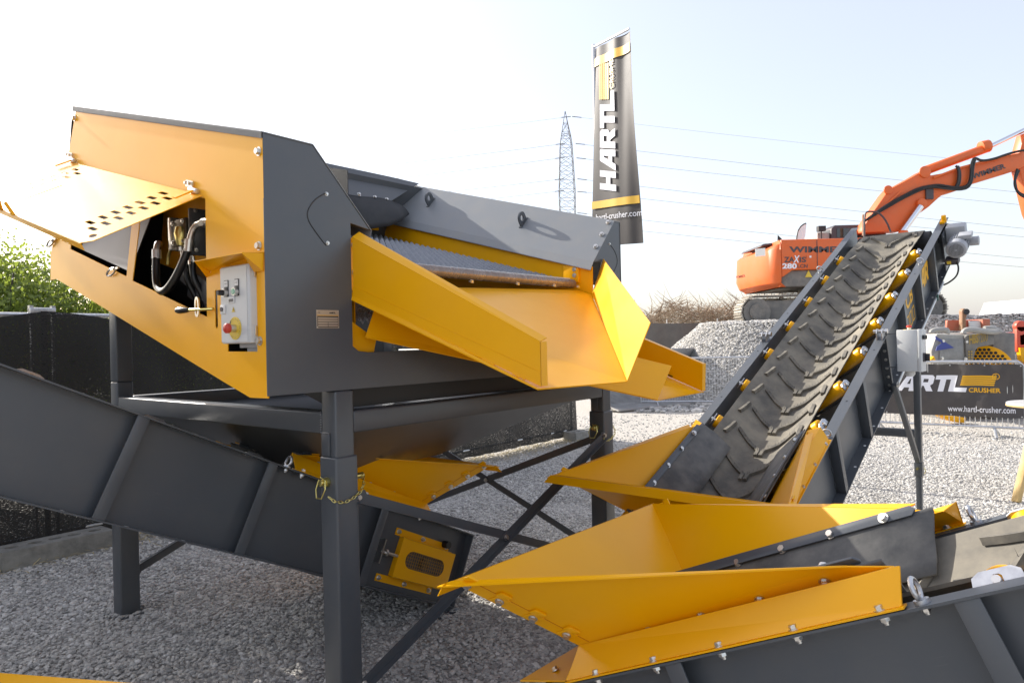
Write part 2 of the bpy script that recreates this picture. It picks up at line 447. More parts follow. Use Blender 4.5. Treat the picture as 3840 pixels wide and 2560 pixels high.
# open hatch on two hinges
HL, HR = Vector((A0-.012, 1.752, 2.469)), Vector((A0-.012, .411, 2.098))
hd = Vector((-.396, .061, -.219)); hx = (HL-HR).normalized(); hy = hd.normalized(); hz = hx.cross(hy).normalized()
LW, LH = (HL-HR).length, .462
def slot_at(x, y, w=.052, h=.017):
    return [(x-w*.5+.006, y-h*.5), (x+w*.5, y-h*.5), (x+w*.5-.006, y+h*.5), (x-w*.5, y+h*.5)]
holes = []
def holes_rows(x0, n):
    for r, xx in ((0, x0), (1, x0-.088)):
        for k in range(n): holes.append([(xx+dx, .052+.050*k+(.026 if r else 0)+dy) for dx, dy in ((-.034, -.009), (.028, -.009), (.034, -.003), (.034, .009), (-.028, .009), (-.034, .003))])
holes_rows(.225, 7); holes_rows(1.16, 7)
holes.append([(.93, .20), (.95, .19), (.95, .36), (.93, .37)])
for cx, cy in ((.055, .41), (.72, .415)): holes.append([(cx+.022*math.cos(t), cy+.013*math.sin(t)) for t in np.linspace(0, 2*PI, 13)[:-1]])
g = G(); g.flat(curve2d([[(0, 0), (LW, 0), (LW, LH), (.035, LH), (0, LH-.03)]]+holes, .003), HR, hx, hy)
hatch = g.build('hatch', 'yellow', scr)
g = G()
e0, e1 = HR+hy*LH+hx*.035, HR+hy*LH+hx*LW
g.prism([e0, e1, e1-hz*.028, e0-hz*.028], hy*.003)
g.build('hatch_lip', 'yellow', hatch)
g = G(); c = HR+hx*.83+hy*(LH+.004)
g.tube([c-hx*.08, c-hx*.055+hz*.05, c+hx*.03+hz*.055, c+hx*.08], .007, 6); g.build('handle', 'yellow', hatch, smooth=True)
for xx, zz in ((1.33, .03), (.06, .03)):
    p = HR+hx*xx+Vector((-.004, 0, .012))
    g = G(); g.cyl(p-hx*.03, p+hx*.03, .011, 12); o = g.build('hinge', 'zinc', scr, bevel=.001)
    g = G(); g.obox(p+Vector((.006, 0, .022))+hx*.045, hx*.028, Vector((0, -.27, .96))*.013, Vector((.002, 0, 0))); g.build('hinge_leaf', 'bolt', o)
    g = G(); g.obox(p+hy*.04+hz*.004-hx*.004, hx*.012, hy*.045, hz*.003); g.build('hinge_arm', 'yellow', o)
    for q in (.032, .06): bolt(o, p+Vector((0, 0, .024))+hx*q+Vector((-.001, 0, 0)), (-1, 0, 0), s=.7)
# oval catches on the panel and the lever with black grip
for b, z in ((2.03, 2.085), (1.27, 1.868)):
    g = G(); pts = [(A0-.012-.004*math.sin(t), b+.045*math.cos(t), z-.01*math.cos(t)+.012*math.sin(t)) for t in np.linspace(0, 2*PI, 20)[:-1]]
    g.tube(pts, .005, 6, closed=True); g.box((A0-.014, b-.075, z-.006+.015), (A0-.006, b-.03, z+.006+.012)); g.build('catch', 'bolt', scr, smooth=True)
g = G(); ho = [(.445+.008*math.cos(t), 1.665+.03*math.sin(t)) for t in np.linspace(0, 2*PI, 13)[:-1]]
g.flat(curve2d([[(.445+.016*math.cos(t), 1.66+(.045 if math.sin(t) > 0 else .035)*np.sign(math.sin(t))*abs(math.sin(t))**.5) for t in np.linspace(0, 2*PI, 21)[:-1]], ho], .006), (A0-.025, 0, 0), (0, 1, 0), (0, 0, 1))
lever = g.build('lever_latch', 'bolt', scr)
g = G(); g.cyl((A0-.012, .345, 1.652), (A0-.034, .50, 1.655), .006, 10); g.build('lever', 'gold', lever)
g = G(); g.lathe((A0-.034, .495, 1.655), (-.13, .99, .01), [(0, .008), (.02, .012), (.06, .014), (.078, .010), (.084, .003)], 14); g.build('grip', 'hose', lever, smooth=True)

# control box in the panel, under a small canopy
bx = G(); bx.box((A0-.027, .060, 1.516), (A0+.13, .262, 1.803)); box = bx.build('control_box', 'white', scr, bevel=.006)
g = G(); g.box((A0-.0285, .078, 1.522), (A0-.0275, .2585, 1.797)); g.build('box_door', 'white', box)
XF = A0-.029
def onbox(b, z, d=0): return (XF-d, b, z)
for b, m in ((.215, 'blk'), (.142, 'green')):
    g = G(); g.box((XF-.002, b-.015, 1.690), (XF, b+.015, 1.752)); k = g.build('button_holder', 'blk', box, bevel=.001)
    g = G(); g.box((XF-.003, b-.012, 1.727), (XF-.0021, b+.012, 1.749)); g.build('button_label', 'label', k)
    words('lettering', 'CONTROL' if m == 'blk' else 'START', 'dgr', k, (XF-.0034, b+.009, 1.736), (0, -1, 0), (0, 0, 1), .018, .005)
    g = G(); g.cyl((XF-.002, b, 1.705), (XF-.016, b, 1.705), .0145, 18); g.build('button_ring', 'bolt', k, smooth=True)
    g = G(); g.cyl((XF-.016, b, 1.705), (XF-(.036 if m == 'blk' else .019), b, 1.705), .0115, 18, .009); g.build('button', m, k, smooth=True)
g = G(); g.box((XF-.003, .158, 1.665), (XF, .202, 1.690)); k = g.build('hour_meter', 'label', box, bevel=.001)
g = G(); g.box((XF-.0036, .164, 1.670), (XF-.003, .196, 1.681)); g.build('meter_window', 'dusty', k)
g = G(); g.box((XF-.004, .224, 1.628), (XF, .257, 1.662)); k = g.build('lock_plate', 'label', box, bevel=.001)
g = G(); g.cyl((XF-.004, .244, 1.645), (XF-.008, .244, 1.645), .0085, 16); g.build('lock', 'dgr', k)
g = G(); g.prism([(XF-.0008, .180, 1.632), (XF-.0008, .158, 1.632), (XF-.0008, .169, 1.651)], (-.0006, 0, 0)); k = g.build('warning_triangle', 'disc', box)
g = G(); g.prism([(XF-.0016, .1705, 1.646), (XF-.0016, .1655, 1.640), (XF-.0016, .1690, 1.640), (XF-.0016, .1668, 1.634), (XF-.0016, .1725, 1.6415), (XF-.0016, .1690, 1.6415)], (-.0003, 0, 0)); g.build('flash_symbol', 'blk', k)
g = G(); g.cyl((XF, .160, 1.572), (XF-.002, .160, 1.572), .042, 32); k = g.build('emergency_stop_disc', 'disc', box)
g = G(); g.cyl((XF-.002, .160, 1.572), (XF-.024, .160, 1.572), .0145, 20, .013); g.build('stop_collar', 'bolt', k, smooth=True)
g = G(); g.lathe((XF-.022, .160, 1.572), (-1, 0, 0), [(0, .015), (.004, .0185), (.014, .0185), (.019, .014), (.021, .006)], 22); g.build('stop_button', 'red', k, smooth=True)
for i, ch in enumerate('EMERGENCY STOP NOT-AUS '):
    if ch == ' ': continue
    t = PI*.5-.2-i*2*PI/23
    g = G(); u = Vector((0, -math.cos(t), math.sin(t)))
    g.flat(fit2d(text2d(ch), None, .006), Vector((XF-.0026, .160, 1.572))+u*.032, (0, -math.sin(t), -math.cos(t)), u); g.build('lettering', 'dgr', k)
for z in (1.772, 1.56):
    g = G(); g.box((A0-.012, .0555, z-.018), (A0-.003, .0598, z+.018)); g.build('box_hinge', 'bolt', box, bevel=.001)
g = G(); g.box((A0+.01, .075, 1.500), (A0+.1, .20, 1.515)); g.box((A0+.02, .085, 1.485), (A0+.09, .165, 1.4995)); g.build('cable_entry', 'motor', box)
g = G()
c1, c2, c3, c4 = (A0-.001, .385, 1.802), (A0-.001, .006, 1.838), (A0-.10, -.018, 1.826), (A0-.10, .312, 1.826)
g.plate([c1, c2, c3, c4], .003)
g.plate([c4, (A0-.001, .384, 1.800), (A0-.001, .414, 1.780)], .003)
g.plate([(A0-.10, -.017, 1.825), (A0-.002, .007, 1.835), (A0-.002, .012, 1.772), (A0-.012, .055, 1.772)], .003)
g.build('canopy', 'yellow', scr)
# what shows through the openings: side of the screen box, exciter guard, pump, hoses
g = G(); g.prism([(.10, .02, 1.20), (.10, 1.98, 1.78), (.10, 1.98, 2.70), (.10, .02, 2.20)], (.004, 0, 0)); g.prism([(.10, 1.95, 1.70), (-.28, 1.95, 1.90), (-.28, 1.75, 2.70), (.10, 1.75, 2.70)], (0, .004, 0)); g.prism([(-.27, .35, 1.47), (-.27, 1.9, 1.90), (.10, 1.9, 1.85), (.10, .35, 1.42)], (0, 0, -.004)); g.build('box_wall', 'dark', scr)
g = G(); g.plate([(-.27, 1.135, 1.86), (-.27, 1.70, 2.02), (-.12, 1.70, 2.42), (-.12, 1.135, 2.26)], .004); g.build('inner_panel', 'gray', scr)
g = G(); g.prism([(-0.05,0.828,1.811),(-0.05,0.913,1.822),(-0.05,1.332,1.928),(-0.05,1.271,2.226),(-0.05,0.957,2.213),(-0.05,0.811,2.191)], (.14, 0, 0)); g.build('exciter_guard', 'yellow', scr, bevel=.012)
g = G(); g.bar((-.20, .40, 1.66), (-.10, .95, 1.86), .05, .09); g.bar((-.16, .36, 1.58), (-.1, .9, 1.77), .04, .06); g.build('inner_beam', 'gray', scr)
pc = Vector((-.17, .775, 2.005))
g = G(); g.obox(pc, (.05, 0, 0), (0, .062, 0), (0, 0, .058)); pump = g.build('hydraulic_pump', 'oil', scr, bevel=.008)
g = G(); g.obox(pc+Vector((0, .07, 0)), (.056, 0, 0), (0, .012, 0), (0, 0, .072)); g.build('pump_end_plate', 'bolt', pump, bevel=.004)
g = G(); g.obox(pc+Vector((.01, -.085, -.005)), (.055, 0, 0), (0, .008, 0), (0, 0, .10)); g.build('pump_bracket', 'gray', pump, bevel=.006)
g = G(); g.lathe(pc+Vector((-.05, -.025, -.01)), (0, 0, -1), [(-.03, .02), (0, .028), (.03, .022), (.05, .016)], 16); g.build('pump_port', 'gold', pump, smooth=True)
for dy in (-1, 1):
    for dz in (-1, 1): bolt(pump, pc+Vector((-.051, .045*dy, .042*dz)), (-1, 0, 0), s=.75)
for dz in (-1, 1): bolt(pump, pc+Vector((-.02, -.095, .085*dz)), (0, -1, 0), s=.7)
def hose(name, pts, r, m, parent=None, n=12): 
    g = G(); g.tube(pts, r, n, smooth=3); return g.build(name, m, parent or scr, smooth=True)
h = hose('hydraulic_hose', [(-.255, .905, 1.925), (-.265, .895, 1.82), (-.275, .86, 1.765), (-.285, .78, 1.74), (-.28, .70, 1.785), (-.265, .645, 1.86), (-.25, .625, 1.925)], .0165, 'hose')
hose('hose_fitting', [(-.25, .625, 1.92), (-.245, .618, 1.965), (-.24, .60, 2.00), (-.235, .565, 2.015), (-.23, .49, 2.012)], .0135, 'bolt', h)
g = G(); g.cyl((-.25, .627, 1.905), (-.247, .620, 1.955), .0195, 14); g.build('ferrule', 'bolt', h)
g = G(); g.cyl((-.233, .54, 2.014), (-.232, .51, 2.013), .019, 6); g.build('union_nut', 'bolt', h)
g = G(); g.cyl((-.232, .508, 2.013), (-.231, .48, 2.012), .017, 12); g.build('adapter', 'bolt', h)
hose('hose_fitting', [(-.255, .905, 1.92), (-.25, .91, 1.955), (-.235, .93, 1.975), (-.21, .97, 1.975)], .0135, 'zinc', h)
g = G(); g.cyl((-.255, .905, 1.90), (-.254, .906, 1.94), .0195, 14); g.build('ferrule', 'zinc', h)
for b, x in ((.80, -.19), (.72, -.20)):
    h = hose('hydraulic_hose', [(x, b-.02, 1.87), (x, b-.03, 1.80), (x+.03, b-.04, 1.74), (x+.05, b-.05, 1.66)], .014, 'hose')
    hose('hose_fitting', [(x, b, 1.955), (x, b-.003, 1.91), (x, b-.02, 1.865)], .011, 'bolt', h)
    g = G(); g.cyl((x, b-.001, 1.95), (x, b-.001, 1.93), .016, 6); g.build('union_nut', 'bolt', h)
    g = G(); g.cyl((x, b-.012, 1.895), (x, b-.02, 1.86), .015, 12); g.build('ferrule', 'bolt', h)
hose('grease_line', [(-.2, .84, 2.0), (-.2, .875, 2.0), (-.2, .895, 2.02), (-.2, .9, 2.07)], .006, 'bolt', pump, 8)
hose('grease_line', [(-.2, .85, 1.965), (-.2, .905, 1.93), (-.2, .92, 1.88)], .006, 'gold', pump, 8)
mc = Vector((-.18, .415, 2.00))
g = G(); g.lathe(mc, (-.2, 1, 0), [(-.06, .09), (.005, .092), (.012, .086), (.014, .02)], 32); o = g.build('exciter_flange', 'blue', scr, smooth=True)
g = G(); g.lathe(mc+Vector((-.001, .008, 0)), (-.2, 1, 0), [(0, .098), (.012, .098)], 32); g.build('flange_ring', 'zinc', o, smooth=True)
g = G(); g.obox(mc+Vector((-.01, .02, .03)), (.02, 0, 0), (0, .02, 0), (0, 0, .03)); g.obox(mc+Vector((-.01, .02, -.06)), (.02, 0, 0), (0, .025, 0), (0, 0, .03)); g.build('valve_block', 'motor', o, bevel=.003)

# type plate with print
g = G(); g.box((-.078, -.002, 1.567), (.026, -.0005, 1.637)); tp = g.build('type_plate', 'plate', scr)
g = G(); g.box((-.074, -.0026, 1.570), (.022, -.0021, 1.614)); g.build('print_field', 'blk', tp)
g = G(); g.box((-.076, -.0026, 1.6155), (.024, -.0021, 1.6175)); g.build('print_line', 'yel', tp)
for z0, cols in ((1.605, ((-.072, .020),)), (1.5955, ((-.072, .020),)), (1.586, ((-.072, -.027), (-.025, .020))), (1.576, ((-.072, -.027), (-.025, .020)))):
    for x0, x1 in cols:
        g = G(); g.box((x0, -.0031, z0-.003), (x1, -.0027, z0+.0045)); g.build('entry_field', 'plate', tp)
g = G(); g.flat(([(p[0]*.0062, p[1]*.0062) for p in LOGO[0]], LOGO[1]), (-.019, -.0027, 1.6235), (1, 0, 0), (0, 0, 1)); g.build('logo', 'blk', tp)
words('lettering', 'CE', 'blk', tp, (-.071, -.0027, 1.6235), (1, 0, 0), (0, 0, 1), None, .006)
for a in (-.074, .022):
    for z in (1.571, 1.633): bolt(tp, (a, -.002, z), (0, -1, 0), s=.2)

# screen box: walls, deck of wavy wires, discharge tube
def wall(name, a, b0, b1, z0, z1, m='yellow'):
    g = G(); g.prism([(a, b0, z0+.272*b0), (a, b1, z0+.272*b1), (a, b1, z1+.272*b1), (a, b0, z1+.272*b0)], (.006, 0, 0)); return g.build(name, m, scr)
wall('screen_box_wall', 1.866, -.0, 1.98, 1.55, 1.932); wall('screen_box_wall', .150, .06, 1.98, 1.55, 1.90)
g = G(); g.box((1.852, .09, 1.845), (1.8655, .20, 1.955)); o = g.build('wear_plate', 'yellow', scr, bevel=.002)
for z in (1.923, 1.888): bolt(o, (1.852, .118, z), (-1, 0, 0))
g = G(); g.box((1.60, 1.80, 2.345), (1.78, 1.82, 2.42)); o = g.build('spring_bracket', 'yellow', scr, bevel=.004)
bolt(o, (1.72, 1.80, 2.38), (0, -1, 0), s=1.4)
g = G()
def woven(g, a0, a1, b0, b1, zf, pb=.040, pa=.046, amp=.0095, r=.0070):
    nb_ = int((b1-b0)/pb); na_ = int((a1-a0)/pa)*6
    for j in range(nb_):
        b = b0+pb*(j+.5); rows = []
        for i in range(na_+1):
            a = a0+(a1-a0)*i/na_
            w = 2*PI*(a+.013*j)/pa
            z = zf(a, b)+amp*math.sin(w); bb = b+.005*math.cos(w)*(1 if j % 2 else .6)
            rows.append([(a, bb-r, z), (a, bb, z+r), (a, bb+r, z), (a, bb, z-r)])
        g.strip(rows, True)
woven(g, .17, 1.845, .175, 1.96, lambda a, b: 1.808+.272*b)
o = kind(g.build('screen_mesh', 'screen', scr), 'stuff')
g = G(); g.box((.16, .145, 1.838), (1.845, .172, 1.872)); g.build('mesh_rail', 'label', scr)
g = G(); rr = np.random.default_rng(3)
prof = []
for k in range(33): prof += [(k*.048, .026+.0008*rr.random()), (k*.048+.044, .0268), (k*.048+.046, .0252)]
g.lathe((.25, .118, 1.842), (1, 0, -.004), prof, 20); g.build('discharge_tube', mat('amber_wrapped_tube', (.20, .16, .135), .25, .3, var=(14, (.28, .24, .22), .4, .7)), scr, smooth=True)
g = G(); g.plate([(.16, .18, 1.820), (1.86, .18, 1.820), (1.86, 1.95, 2.302), (.16, 1.95, 2.302)], .003); g.build('gap_shade_sheet', 'dark', scr)  # added dark sheet so the gaps between the wires read as shade
# lower deck seen under the chute
g = G(); woven(g, .155, .50, .02, .55, lambda a, b: 1.585+.30*b+(a-.15)*.15, .03, .03)
kind(g.build('lower_screen_mesh', 'screen', scr), 'stuff')
g = G(); g.plate([(.100, .03, 1.60), (.235, .03, 1.52), (.20, .03, 1.40), (.100, .03, 1.40)], .006); g.plate([(.1, .03, 1.60), (.1, .12, 1.62), (.235, .12, 1.54), (.235, .03, 1.52)], .005); g.build('corner_gusset', 'yellow', scr)
g = G(); g.box((.102, .012, 1.72), (.165, .02, 1.93)); o = g.build('mounting_plate', 'yellow', scr, bevel=.002)
for z in (1.90, 1.79): bolt(o, (.118, .012, z), (0, -1, 0))

# upper discharge chute
fl = [(.097, .10, 1.745), (1.858, .10, 1.800), (1.851, -.002, 1.764), (.715, -.88, 1.335), (.140, -.88, 1.345), (.090, -.002, 1.683)]
g = G(); F = [Vector(p) for p in fl]; nn = Vector((0, -.4, .9)).normalized()*.005
g.prism([F[0], F[1], F[2], F[3]], -nn); g.prism([F[0], F[3], F[4], F[5]], -nn); chute = g.build('upper_chute', 'yellow', scr)
g = G()
w0, w1, w2, w3 = map(Vector, ((.099, -.002, 1.929), (.155, -.88, 1.497), (.155, -.88, 1.352), (.099, -.002, 1.688)))
g.prism([w0, w1, w2, w3], (.004, 0, 0)); g.plate([w0, w1, w1+Vector((.038, 0, .012)), w0+Vector((.036, 0, .024))], .004)
g.prism([w1, w1+Vector((.038, 0, 0)), w2+Vector((.038, 0, 0)), w2], (0, .004, 0))
lo = [w3.lerp(w2, k)+Vector((-.001, 0, 0)) for k in (0, 1)]
up = [p+Vector((0, 0, .045)) for p in lo]
g.prism([lo[0], lo[1], up[1], up[0]], (-.0015, 0, 0))
g.build('chute_side', 'yellow', chute)
g = G()
for k in range(7):
    p, q = w3.lerp(w2, k/7+.02)+Vector((-.004, 0, 0)), w3.lerp(w2, k/7+.075)+Vector((-.004, 0, 0))
    g.tube([p.lerp(q, t/5)+Vector((0, 0, .0015*math.sin(t*2.3))) for t in range(6)], .0035, 6)
g.build('weld', 'yellow', chute, smooth=True)
g = G(); g.plate([(1.988, -.004, 1.986), (.913, -.88, 1.563), (.715, -.88, 1.337), (1.851, -.004, 1.766)], .004); g.build('chute_side', 'yellow', chute)
for a in (.40, .86, 1.22, 1.55, 1.79): bolt(chute, (a, .055, 1.777+.018*a), (0, -.36, .93))
# lower discharge chute
g = G()
g.plate([(.154, -.001, 1.532), (.232, -.001, 1.706), (1.615, -.62, 1.357), (1.455, -.62, 1.197)], .004); c2_ = g.build('lower_chute', 'yellow', scr)
g = G(); g.plate([(.156, -.001, 1.530), (1.456, -.62, 1.194), (1.965, -.636, 1.200), (1.99, -.001, 1.44)], .004); g.build('chute_floor', 'yellow', c2_)
g = G()
w0, w1, w2, w3 = map(Vector, ((1.99, -.001, 1.60), (1.958, -.637, 1.352), (1.95, -.634, 1.206), (1.985, -.001, 1.445)))
g.plate([w0, w1, w2, w3], .004); g.plate([w0, w1, w1+Vector((.038, 0, 0)), w0+Vector((.038, 0, 0))], .004)
g.prism([w1, w1+Vector((.038, 0, 0)), w2+Vector((.038, 0, 0)), w2], (0, .004, 0)); g.build('chute_side', 'yellow', c2_)
g = G()
for k in (.28, .48):
    p, q = w2.lerp(w3, k), w2.lerp(w3, k+.17); g.prism([p+Vector((-.004, 0, .006)), q+Vector((-.004, 0, .006)), q+Vector((-.004, 0, .012)), p+Vector((-.004, 0, .012))], (-.002, 0, 0))
g.build('drain_slot', 'dark', c2_)

# collecting funnel under the deck
T = [(.09, .09, 1.17), (1.95, .09, 1.17), (1.95, 1.98, 1.17), (.09, 1.98, 1.17)]
B = [(.50, .62, .865), (1.16, .62, .865), (1.16, 1.35, .865), (.50, 1.35, .865)]
g = G()
for i in range(4): g.plate([T[i], T[(i+1) % 4], B[(i+1) % 4], B[i]], .004)
g.build('collecting_funnel', 'gray', scr)
g = G(); g.box((.09, .09, 1.245), (1.95, .094, 1.32)); g.build('funnel_collar', 'dark', scr)

# bolted cross braces of flat bar
def brace(p, q, off):
    p, q = Vector(p), Vector(q)
    n = Vector(off)
    s_ = (q-p).normalized().cross(n.normalized())*.021
    g = G(); g.prism([p-s_, q-s_, q+s_, p+s_], n); g.prism([p+s_*.8, q+s_*.8, q+s_, p+s_], n*6)
    return g.build('cross_brace', 'gray', scr)
def gusset(c, n, d):
    g = G(); c = Vector(c); n = Vector(n); u = Vector(d).normalized(); v = n.cross(u)
    g.prism([c-u*.05-v*.03, c+u*.03-v*.03, c+u*.045, c+u*.03+v*.03, c-u*.05+v*.03], n*.006); return g.build('gusset', 'gray', scr)
for P, Q, n in (((.10, .004, .895), (1.97, .004, .16), (0, -.005, 0)), ((.10, -.004, .155), (1.94, -.004, .925), (0, -.005, 0)),
                ((2.054, .08, .905), (2.054, 2.0, .16), (.005, 0, 0)), ((2.062, .08, .16), (2.062, 2.0, .905), (.005, 0, 0)),
                ((.08, 2.074, .20), (1.96, 2.074, .905), (0, .005, 0)), ((.08, 2.082, .905), (1.96, 2.082, .2), (0, .005, 0))):
    brace(P, Q, n)
    for e in (P, Q):
        bolt(scr, Vector(e)+Vector(n)*(1.2 if abs(n[1]) and n[1] < 0 else .2), Vector(n) if n[1] < 0 else -Vector(n), s=1.1)
bolt(scr, (1.0, -.010, .530), (0, -1, 0), s=1.1); bolt(scr, (2.05, 1.04, .53), (-1, 0, 0), s=1.1)
for c, n, d in (((.10, -.001, .89), (0, -1, 0), (1, 0, 0)), ((1.945, .001, .915), (0, -1, 0), (-1, 0, 0)), ((2.05, .1, .9), (1, 0, 0), (0, 1, 0)), ((.10, 2.07, .205), (0, 1, 0), (1, 0, 0))): gusset(c, n, d)

# locking pins with clip and chain on the two front sleeves
def link_mesh():
    g = G(); g.tube([(.011*math.cos(t), .005*math.sin(t), 0) for t in np.linspace(0, 2*PI, 13)[:-1]], .0016, 6, closed=True)
    return mesh_only(g, 'link', M['gold'])
LINK = link_mesh()
for a in (0., 1.952):
    y, z = .047, .969
    g = G(); g.cyl((a-.045, y, z), (a+.165, y, z), .0125, 16); pin = g.build('locking_pin', 'gold', scr, bevel=.0012)
    g = G(); g.cyl((a-.024, y, z), (a-.0095, y, z), .019, 18); g.build('collar', 'gold', pin, smooth=True)
    g = G(); c = Vector((a-.030, y, z))
    ring = [c+Vector(v) for v in ((0, .016, .020), (-.004, -.018, .012), (-.010, -.026, -.022), (-.016, -.008, -.058), (-.016, .022, -.060), (-.008, .036, -.028), (0, .026, .010))]
    g.tube(ring, .0028, 8); g.build('spring_clip', 'gold', pin, smooth=True)
    ch = [Vector(v) for v in ((a-.032, .012, z-.05), (a-.022, -.012, z-.067), (a+.02, -.016, z-.078), (a+.06, -.016, z-.070), (a+.10, -.014, z-.052), (a+.13, .0, z-.028), (a+.152, .03, z-.006), (a+.160, .042, z+.01))]
    L_ = [(p-q).length for p, q in zip(ch[1:], ch)]; tot = sum(L_); n = int(tot/.0165)
    def along(d):
        for p, q, l in zip(ch, ch[1:], L_):
            if d <= l: return p.lerp(q, d/l), (q-p).normalized()
            d -= l
        return ch[-1], (ch[-1]-ch[-2]).normalized()
    chn = bpy.data.objects.new('chain', None); COL.objects.link(chn); chn.parent = pin
    for k in range(n):
        p, d = along((k+.5)*tot/n)
        sd = Vector((0, 0, 1)) if k % 2 else d.cross(Vector((0, 0, 1))).normalized()
        nrm = d.cross(sd).normalized(); sd = nrm.cross(d)
        inst('link', LINK, chn, Matrix.Translation(p) @ Matrix((d, sd, nrm)).transposed().to_4x4())

# ================================================================ belt conveyor (one model, three machines)
# its own frame: x = right-hand side seen along the travel, y = up the belt, z = off the belt
INC = math.radians(25.0)
ci, si = math.cos(INC), math.sin(INC)
def up_(x, h, w):                  # level coordinates (across, along the ground, height above the frame origin) -> conveyor frame
    return (x, h*ci+w*si, -h*si+w*ci)
cv = thing('belt_conveyor', 'dark gray belt conveyor with yellow hopper', 'belt conveyor')
def trough(x, s):
    f = 1-min(max((s-2.95)/.5, 0), 1)
    return f*(-.118+.375*(abs(x)-.085+math.sqrt((abs(x)-.085)**2+.0006)))+(1-f)*(-.022)
S0, S1 = -1.45, 3.66
for sx in (-1, 1):
    X = lambda v: sx*v
    def bxs(g, x0, y0, z0, x1, y1, z1): g.box((min(X(x0), X(x1)), y0, z0), (max(X(x0), X(x1)), y1, z1))
    g = G()
    bxs(g, .352, S0, -.3955, .357, S1-.03, .0015)
    bxs(g, .3525, S0, .002, .413, S1+.05, .008)
    bxs(g, .3525, S0, -.402, .413, S1-.06, -.396)
    bxs(g, .3572, S1-.036, -.3955, .408, S1-.03, .0015); bxs(g, .3572, S0, -.3955, .408, S0+.006, .0015)
    chn_ = g.build('side_channel', 'gray', cv)
    g = G()
    for s_ in np.arange(.2, 3.3, .235): g.lathe((X(.392), s_, -.3955), (0, 0, 1), [(0, .008), (.0008, .008)], 10)
    g.build('flange_hole', 'label', chn_)
    g = G()
    for s_ in (.27, .95, 1.62, 2.3): g.lathe((X(.383), s_, .0085), (0, 0, 1), [(0, .006), (.0006, .006)], 10)
    g.build('flange_hole', 'dark', chn_)
    for s_ in (-.75, -.05, .55, 1.75, 2.35, 2.95):
        g = G(); bxs(g, .406, s_-.024, -.3955, .411, s_+.024, .0015); bxs(g, .3575, s_-.024, -.3955, .4055, s_-.019, .0015)
        st = g.build('stiffener', 'gray', cv, bevel=.001)
        g = G()
        for k in range(4): bxs(g, .3575, s_-.034, -.36+.1*k, .361, s_-.0245, -.325+.1*k)
        g.build('weld', 'gray', st)
    for s_ in (1.155, 1.168):
        g = G(); bxs(g, .3575, s_, -.3955, .410, s_+.010, .0015); sp = g.build('splice_plate', 'gray', cv)
    for k in range(6): bolt(sp, (X(.39), 1.154, -.36+.065*k), (0, -1, 0), s=.8); bolt(sp, (X(.39), 1.179, -.36+.065*k), (0, 1, 0), NUT, .8)
    # trough rollers on pressed brackets
    for i in range(-2, 8):
        s_ = i*.471-.0
        if s_ > 3.2: continue
        p, q = Vector((X(.095), s_, -.172)), Vector((X(.316), s_, -.006))
        d = (q-p).normalized()
        g = G(); g.lathe(p, d, [(0, .039), (.005, .043), ((q-p).length-.005, .043), ((q-p).length, .038)], 22)
        ro = g.build('roller', 'yellow', cv, smooth=True)
        g = G(); g.cyl(q, q+d*.03, .009, 10); g.build('roller_shaft', 'bolt', ro, smooth=True)
        g = G(); up2 = Vector((-d.z*sx, 0, d.x*sx)) if sx > 0 else Vector((d.z, 0, -d.x))
        up2 = Vector((0, 1, 0)).cross(d)*-1
        if up2.z < 0: up2 = -up2
        c = q+d*.016
        ol = [(-.050, -.012), (.050, -.012), (.046, .016), (.030, .026), (-.030, .026), (-.046, .016)]
        ho = [(-.010, -.008), (.010, -.008), (.010, .010), (.005, .015), (-.005, .015), (-.010, .010)]
        g.flat(curve2d([ol, ho], .005), c, Vector((0, 1, 0)), up2); g.build('end_bracket', 'zinc', ro)
        g = G(); g.bar(p+Vector((0, 0, -.06)), q+Vector((X(.02), 0, -.07)), .04, .006); g.build('idler_arm', 'gray', ro)
# belt
ring_x = [x for x in np.linspace(-.262, .250, 27)]
g = G(); rows = []
for s_ in list(np.linspace(-1.30, 2.9, 30))+list(np.linspace(2.95, 3.47, 10)):
    rows.append([(x, s_, trough(x, s_)) for x in ring_x]+[(x, s_, trough(x, s_)-.009) for x in ring_x[::-1]])
for t in np.linspace(.05, PI, 14):
    c = (3.47, -.129)
    rows.append([(x, c[0]+.107*math.sin(t), c[1]+.107*math.cos(t)) for x in ring_x]+[(x, c[0]+.098*math.sin(t), c[1]+.098*math.cos(t)) for x in ring_x[::-1]])
for s_ in (3.2, -1.25): rows.append([(x, s_, -.245) for x in ring_x]+[(x, s_, -.236) for x in ring_x[::-1]])
V = g.strip(rows, True); g.bm.faces.new(V[0]); g.bm.faces.new(V[-1][::-1])
belt = g.build('belt', 'belt', cv, smooth=True)
